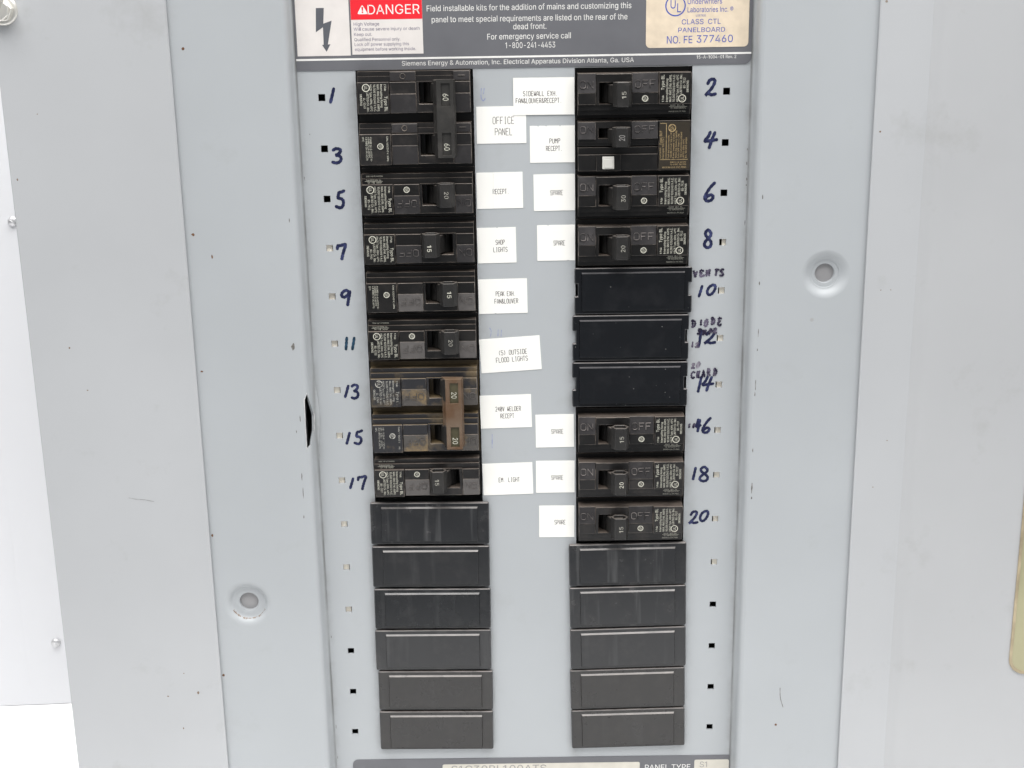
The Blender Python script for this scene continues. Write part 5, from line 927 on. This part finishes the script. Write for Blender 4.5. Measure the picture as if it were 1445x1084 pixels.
def tl(txt, u, v0, cap, w): text(bm, txt, u + U0, v0, w, cap, d, .02, -math.pi / 2, align='L')
def bar(u0, u1, v0, v1): bm.faces.new([bm.verts.new(L(x + U0, y, d + .004)) for x, y in ((u0, v0), (u1, v0), (u1, v1), (u0, v1))])
tl('Type BLF', 42.6, 0.0, 1.2, 7.0); tl('Ground Fault Circuit', 42.4, 6.8, .8, 5.4); tl('Interrupter 120 V.A.C.', 43.8, 6.8, .9, 11.0)
bar(45.2, 45.45, -10.6, 7.2); bar(42.2, 56.2, 7.2, 7.45); bar(42.2, 45.2, -10.7, -10.5)
for i, (w, s) in enumerate(((11.5, 0), (13.0, .3), (12.5, 0), (13.5, .2), (12.0, 0), (12.5, .4), (9.5, 0), (10.0, .2))): tl(('Push test button monthly', 'Handle should trip to OFF', 'If not, breaker is faulty', 'Reset by moving handle', 'fully OFF then to ON', 'See instructions enclosed', 'LISTED 60Hz 40°C', 'Int. 10,000 amps')[i], 46.5 + i * 1.25, 6.7 - s, .8, w)
csa(bm, 48.2 + U0, -8.3, d + .01, 1.95)
text(bm, 'WIRE CU-AL 60/75°C', 51.4 + U0, 8.7, 8.0, .75, d, .01); text(bm, '14-6 AWG   BS-1901', 51.4 + U0, 9.8, 8.0, .75, d, .01); text(bm, 'MADE IN U.S.A. PAT. PEND.', 49.6 + U0, 11.2, 12.0, .8, d, .02)
obj('label_text', bm, 'tan', pg, fix=False)

# ------------------------------------------------------------------ blank covers
CG = 'blank covers over the empty breaker spaces'
def cover(label, x, y, w, h, a, kind=None):
    t = thing('blank_cover', label, 'blank cover', W(x, y), math.radians(a), CG)
    bm = bmesh.new(); mt = kind if kind else 'cover_old'; old = not kind
    if old:
        n_ = 1.7
        o_ = rrect(-w / 2, w / 2, -h / 2 + .1, h / 2 - .1, 1.0, 3)
        # side notches
        k = len(o_) // 4
        pts = o_[:2 * k] + [(w / 2, -4.0), (w / 2 - n_, -3.9), (w / 2 - n_, 2.7), (w / 2, 2.8)] + o_[2 * k:] + [(-w / 2, 2.8), (-w / 2 + n_, 2.7), (-w / 2 + n_, -3.9), (-w / 2, -4.0)]
        prism_d(bm, pts, 0.1, 2.6)
        iw = 53.6
    else:
        prism_d(bm, rrect(-w / 2, w / 2, -h / 2 + .15, h / 2 - .15, 0.9, 3), 0.1, 2.7); iw = 52.6
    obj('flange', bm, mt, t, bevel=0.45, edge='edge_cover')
    bm = bmesh.new(); ih0, ih1 = -h / 2 + (2.1 if not old else 2.3), h / 2 - 1.7
    x0, x1 = -iw / 2 - .1, iw / 2 - .1
    a_ = [L(x0, ih0, 2.5), L(x1, ih0, 2.5), L(x1, ih1, 2.5), L(x0, ih1, 2.5)]
    tp = (1.0, 0.5) if not old else (0.6, 0.4)
    b_ = [L(x0 + .4, ih0 + tp[0], 3.6), L(x1 - .4, ih0 + tp[0], 3.6), L(x1 - .4, ih1 - tp[1], 3.6), L(x0 + .4, ih1 - tp[1], 3.6)]
    va = [bm.verts.new(p) for p in a_]; vb = [bm.verts.new(p) for p in b_]
    bm.faces.new(vb)
    for i in range(4): bm.faces.new((va[i], va[(i + 1) % 4], vb[(i + 1) % 4], vb[i]))
    obj('raised_panel', bm, mt, t, bevel=0.10)
for lab, x, y, w, h, a, old in (
    ('charcoal blank cover with grey scrape marks, topmost of the left column covers', -54.32, 227.91, 64.5, 24.2, .55, 'cover_scraped'),
    ('charcoal blank cover, second from top in the left column', -54.43, 253.28, 64.4, 24.2, .45, 'cover'),
    ('charcoal blank cover, third from top in the left column', -54.38, 278.5, 64.4, 24.0, .5, 'cover_dark'),
    ('charcoal blank cover, fourth from top in the left column', -54.78, 303.7, 64.6, 24.4, .35, 'cover'),
    ('charcoal blank cover sitting slightly right, second from bottom in the left column', -54.16, 328.92, 64.4, 24.2, .6, 'cover_warm'),
    ('charcoal blank cover, lowest in the left column, above the type plate', -54.47, 354.1, 64.4, 24.2, .6, 'cover_warm'),
    ('glossy black notched blank cover beside handwritten 10, shifted right', 55.29, 100.4, 60.8, 24.6, -.0, None),
    ('glossy black notched blank cover beside handwritten 12, round smudge at its left', 54.13, 125.55, 60.8, 24.6, .1, None),
    ('glossy black notched blank cover beside handwritten 14', 53.91, 150.9, 60.8, 24.6, .2, None),
    ('charcoal blank cover with pale diagonal scrapes, just below breaker 20', 53.56, 253.62, 64.3, 24.6, -.55, 'cover_scraped'),
    ('charcoal blank cover with scratches, second below breaker 20', 53.84, 278.89, 64.3, 24.3, -.9, 'cover_scraped'),
    ('charcoal blank cover, third below breaker 20', 54.15, 304.08, 64.4, 24.4, -1.2, 'cover'),
    ('charcoal blank cover, second from bottom in the right column', 54.08, 329.18, 64.4, 24.4, -1.1, 'cover_warm'),
    ('charcoal blank cover, lowest in the right column', 54.55, 354.26, 64.3, 24.2, -1.05, 'cover_warm')): cover(lab, x, y, w, h, a, old)

# ------------------------------------------------------------------ paper labels
LG = 'white paper circuit labels'
def paper(label, x, y, w, h, a, lines, d=0.0, crease=None, nick=()):
    t = thing('paper_label', label, 'label', W(x, y, d), math.radians(a), LG)
    bm = bmesh.new()
    outl = [(-w / 2, -h / 2)]
    for s in nick:
        if s[1] < 0: outl += [(s[0] - .7, -h / 2), (s[0], -h / 2 + .35), (s[0] + .5, -h / 2)]
    outl += [(w / 2, -h / 2), (w / 2, h / 2)]
    for s in nick:
        if s[1] > 0: outl += [(s[0] + .7, h / 2), (s[0], h / 2 - .3), (s[0] - .5, h / 2)]
    outl += [(-w / 2, h / 2)]
    prism_d(bm, outl, 0.02, 0.22)
    if crease is not None: prism_v(bm, [(crease - .25, .2), (crease, .34), (crease + .25, .2)], -h / 2 + .05, h / 2 - .05)
    obj('sheet', bm, 'paper', t)
    bm = bmesh.new(); ca, sa = math.cos(math.radians(-a)), math.sin(math.radians(-a))
    for s, tx_, ty_, tw, th in lines:
        dx, dy = tx_ - x, ty_ - y
        stroke_text(bm, s, dx * ca - dy * sa, dx * sa + dy * ca, tw * 1.03, th, 0.27, 0.235)
    obj('printed_text', bm, 'dot', t, fix=False)
paper('white paper label reading OFFICE PANEL in large letters, partly under another label', -11.61, 14.83, 24.97, 18.37, 0, [('OFFICE', -10.5, 12.58, 10.33, 3.4), ('PANEL', -10.51, 18.2, 8.39, 3.4)])
paper('white paper label reading SIDEWALL EXH FAN&LOUVER&RECEPT, overlapping the label below', 9.88, .97, 30.6, 18.25, .2, [('SIDEWALL EXH.', 8.2, -.4, 16.7, 2.3), ('FAN&LOUVER&RECEPT.', 7.4, 3.07, 22.3, 2.3)], d=0.24)
paper('white paper label reading PUMP RECEPT, its top edge torn', 13.98, 24.8, 22.7, 18.42, 0, [('PUMP', 15.22, 23.19, 5.08, 2.3), ('RECEPT.', 14.9, 26.91, 7.9, 2.3)], nick=((-7, -1), (-3, -1), (4, -1)))
paper('white paper label reading RECEPT with a vertical crease', -13.0, 47.71, 23.55, 18.4, -.4, [('RECEPT.', -12.4, 48.24, 7.9, 2.4)], crease=-3.0)
paper('white paper label reading SPARE beside breaker 6', 14.8, 49.18, 21.1, 18.6, -.3, [('SPARE', 15.98, 49.3, 6.14, 2.4)])
paper('white paper label reading SHOP LIGHTS', -15.05, 75.94, 19.96, 18.44, -.6, [('SHOP', -13.29, 74.37, 4.4, 2.4), ('LIGHTS', -13.21, 78.17, 6.9, 2.4)], nick=((0.4, -1),))
paper('white paper label reading SPARE beside breaker 8', 15.53, 75.11, 19.5, 18.5, -.1, [('SPARE', 17.16, 75.21, 5.6, 2.4)], nick=((-4, -1), (6, 1)))
paper('white paper label reading PEAK EXH FAN&LOUVER', -12.34, 102.75, 25.4, 18.3, -.6, [('PEAK EXH.', -10.9, 101.39, 9.9, 2.4), ('FAN&LOUVER', -10.61, 105.36, 11.8, 2.4)], nick=((-4.2, 1),))
paper('tilted white paper label reading (5) OUTSIDE FLOOD LIGHTS', -8.93, 134.1, 31.9, 18.4, -3.3, [('(5) OUTSIDE', -7.73, 132.86, 14.56, 2.5), ('FLOOD LIGHTS', -8.21, 136.71, 16.15, 2.5)])
paper('white paper label reading 240V WELDER RECEPT', -11.87, 165.5, 27.3, 18.3, -1.1, [('240V WELDER', -10.64, 164.01, 13.07, 2.45), ('RECEPT', -11.17, 167.95, 6.9, 2.45)])
paper('white paper label reading SPARE beside breaker 16', 14.12, 176.76, 20.5, 18.4, -.4, [('SPARE', 15.46, 177.1, 6.15, 2.45)])
paper('white paper label reading SPARE beside breaker 18', 14.23, 202.75, 20.9, 18.2, .2, [('SPARE', 15.25, 203.24, 6.13, 2.45)])
paper('white paper label reading SPARE beside breaker 20, lowest of the labels', 14.85, 228.63, 19.2, 18.4, .4, [('SPARE', 16.63, 229.09, 5.7, 2.45)])
paper('white paper label reading EM. LIGHT', -11.44, 203.57, 27.0, 18.0, -1.2, [('EM. LIGHT', -10.72, 204.06, 10.9, 2.45)])
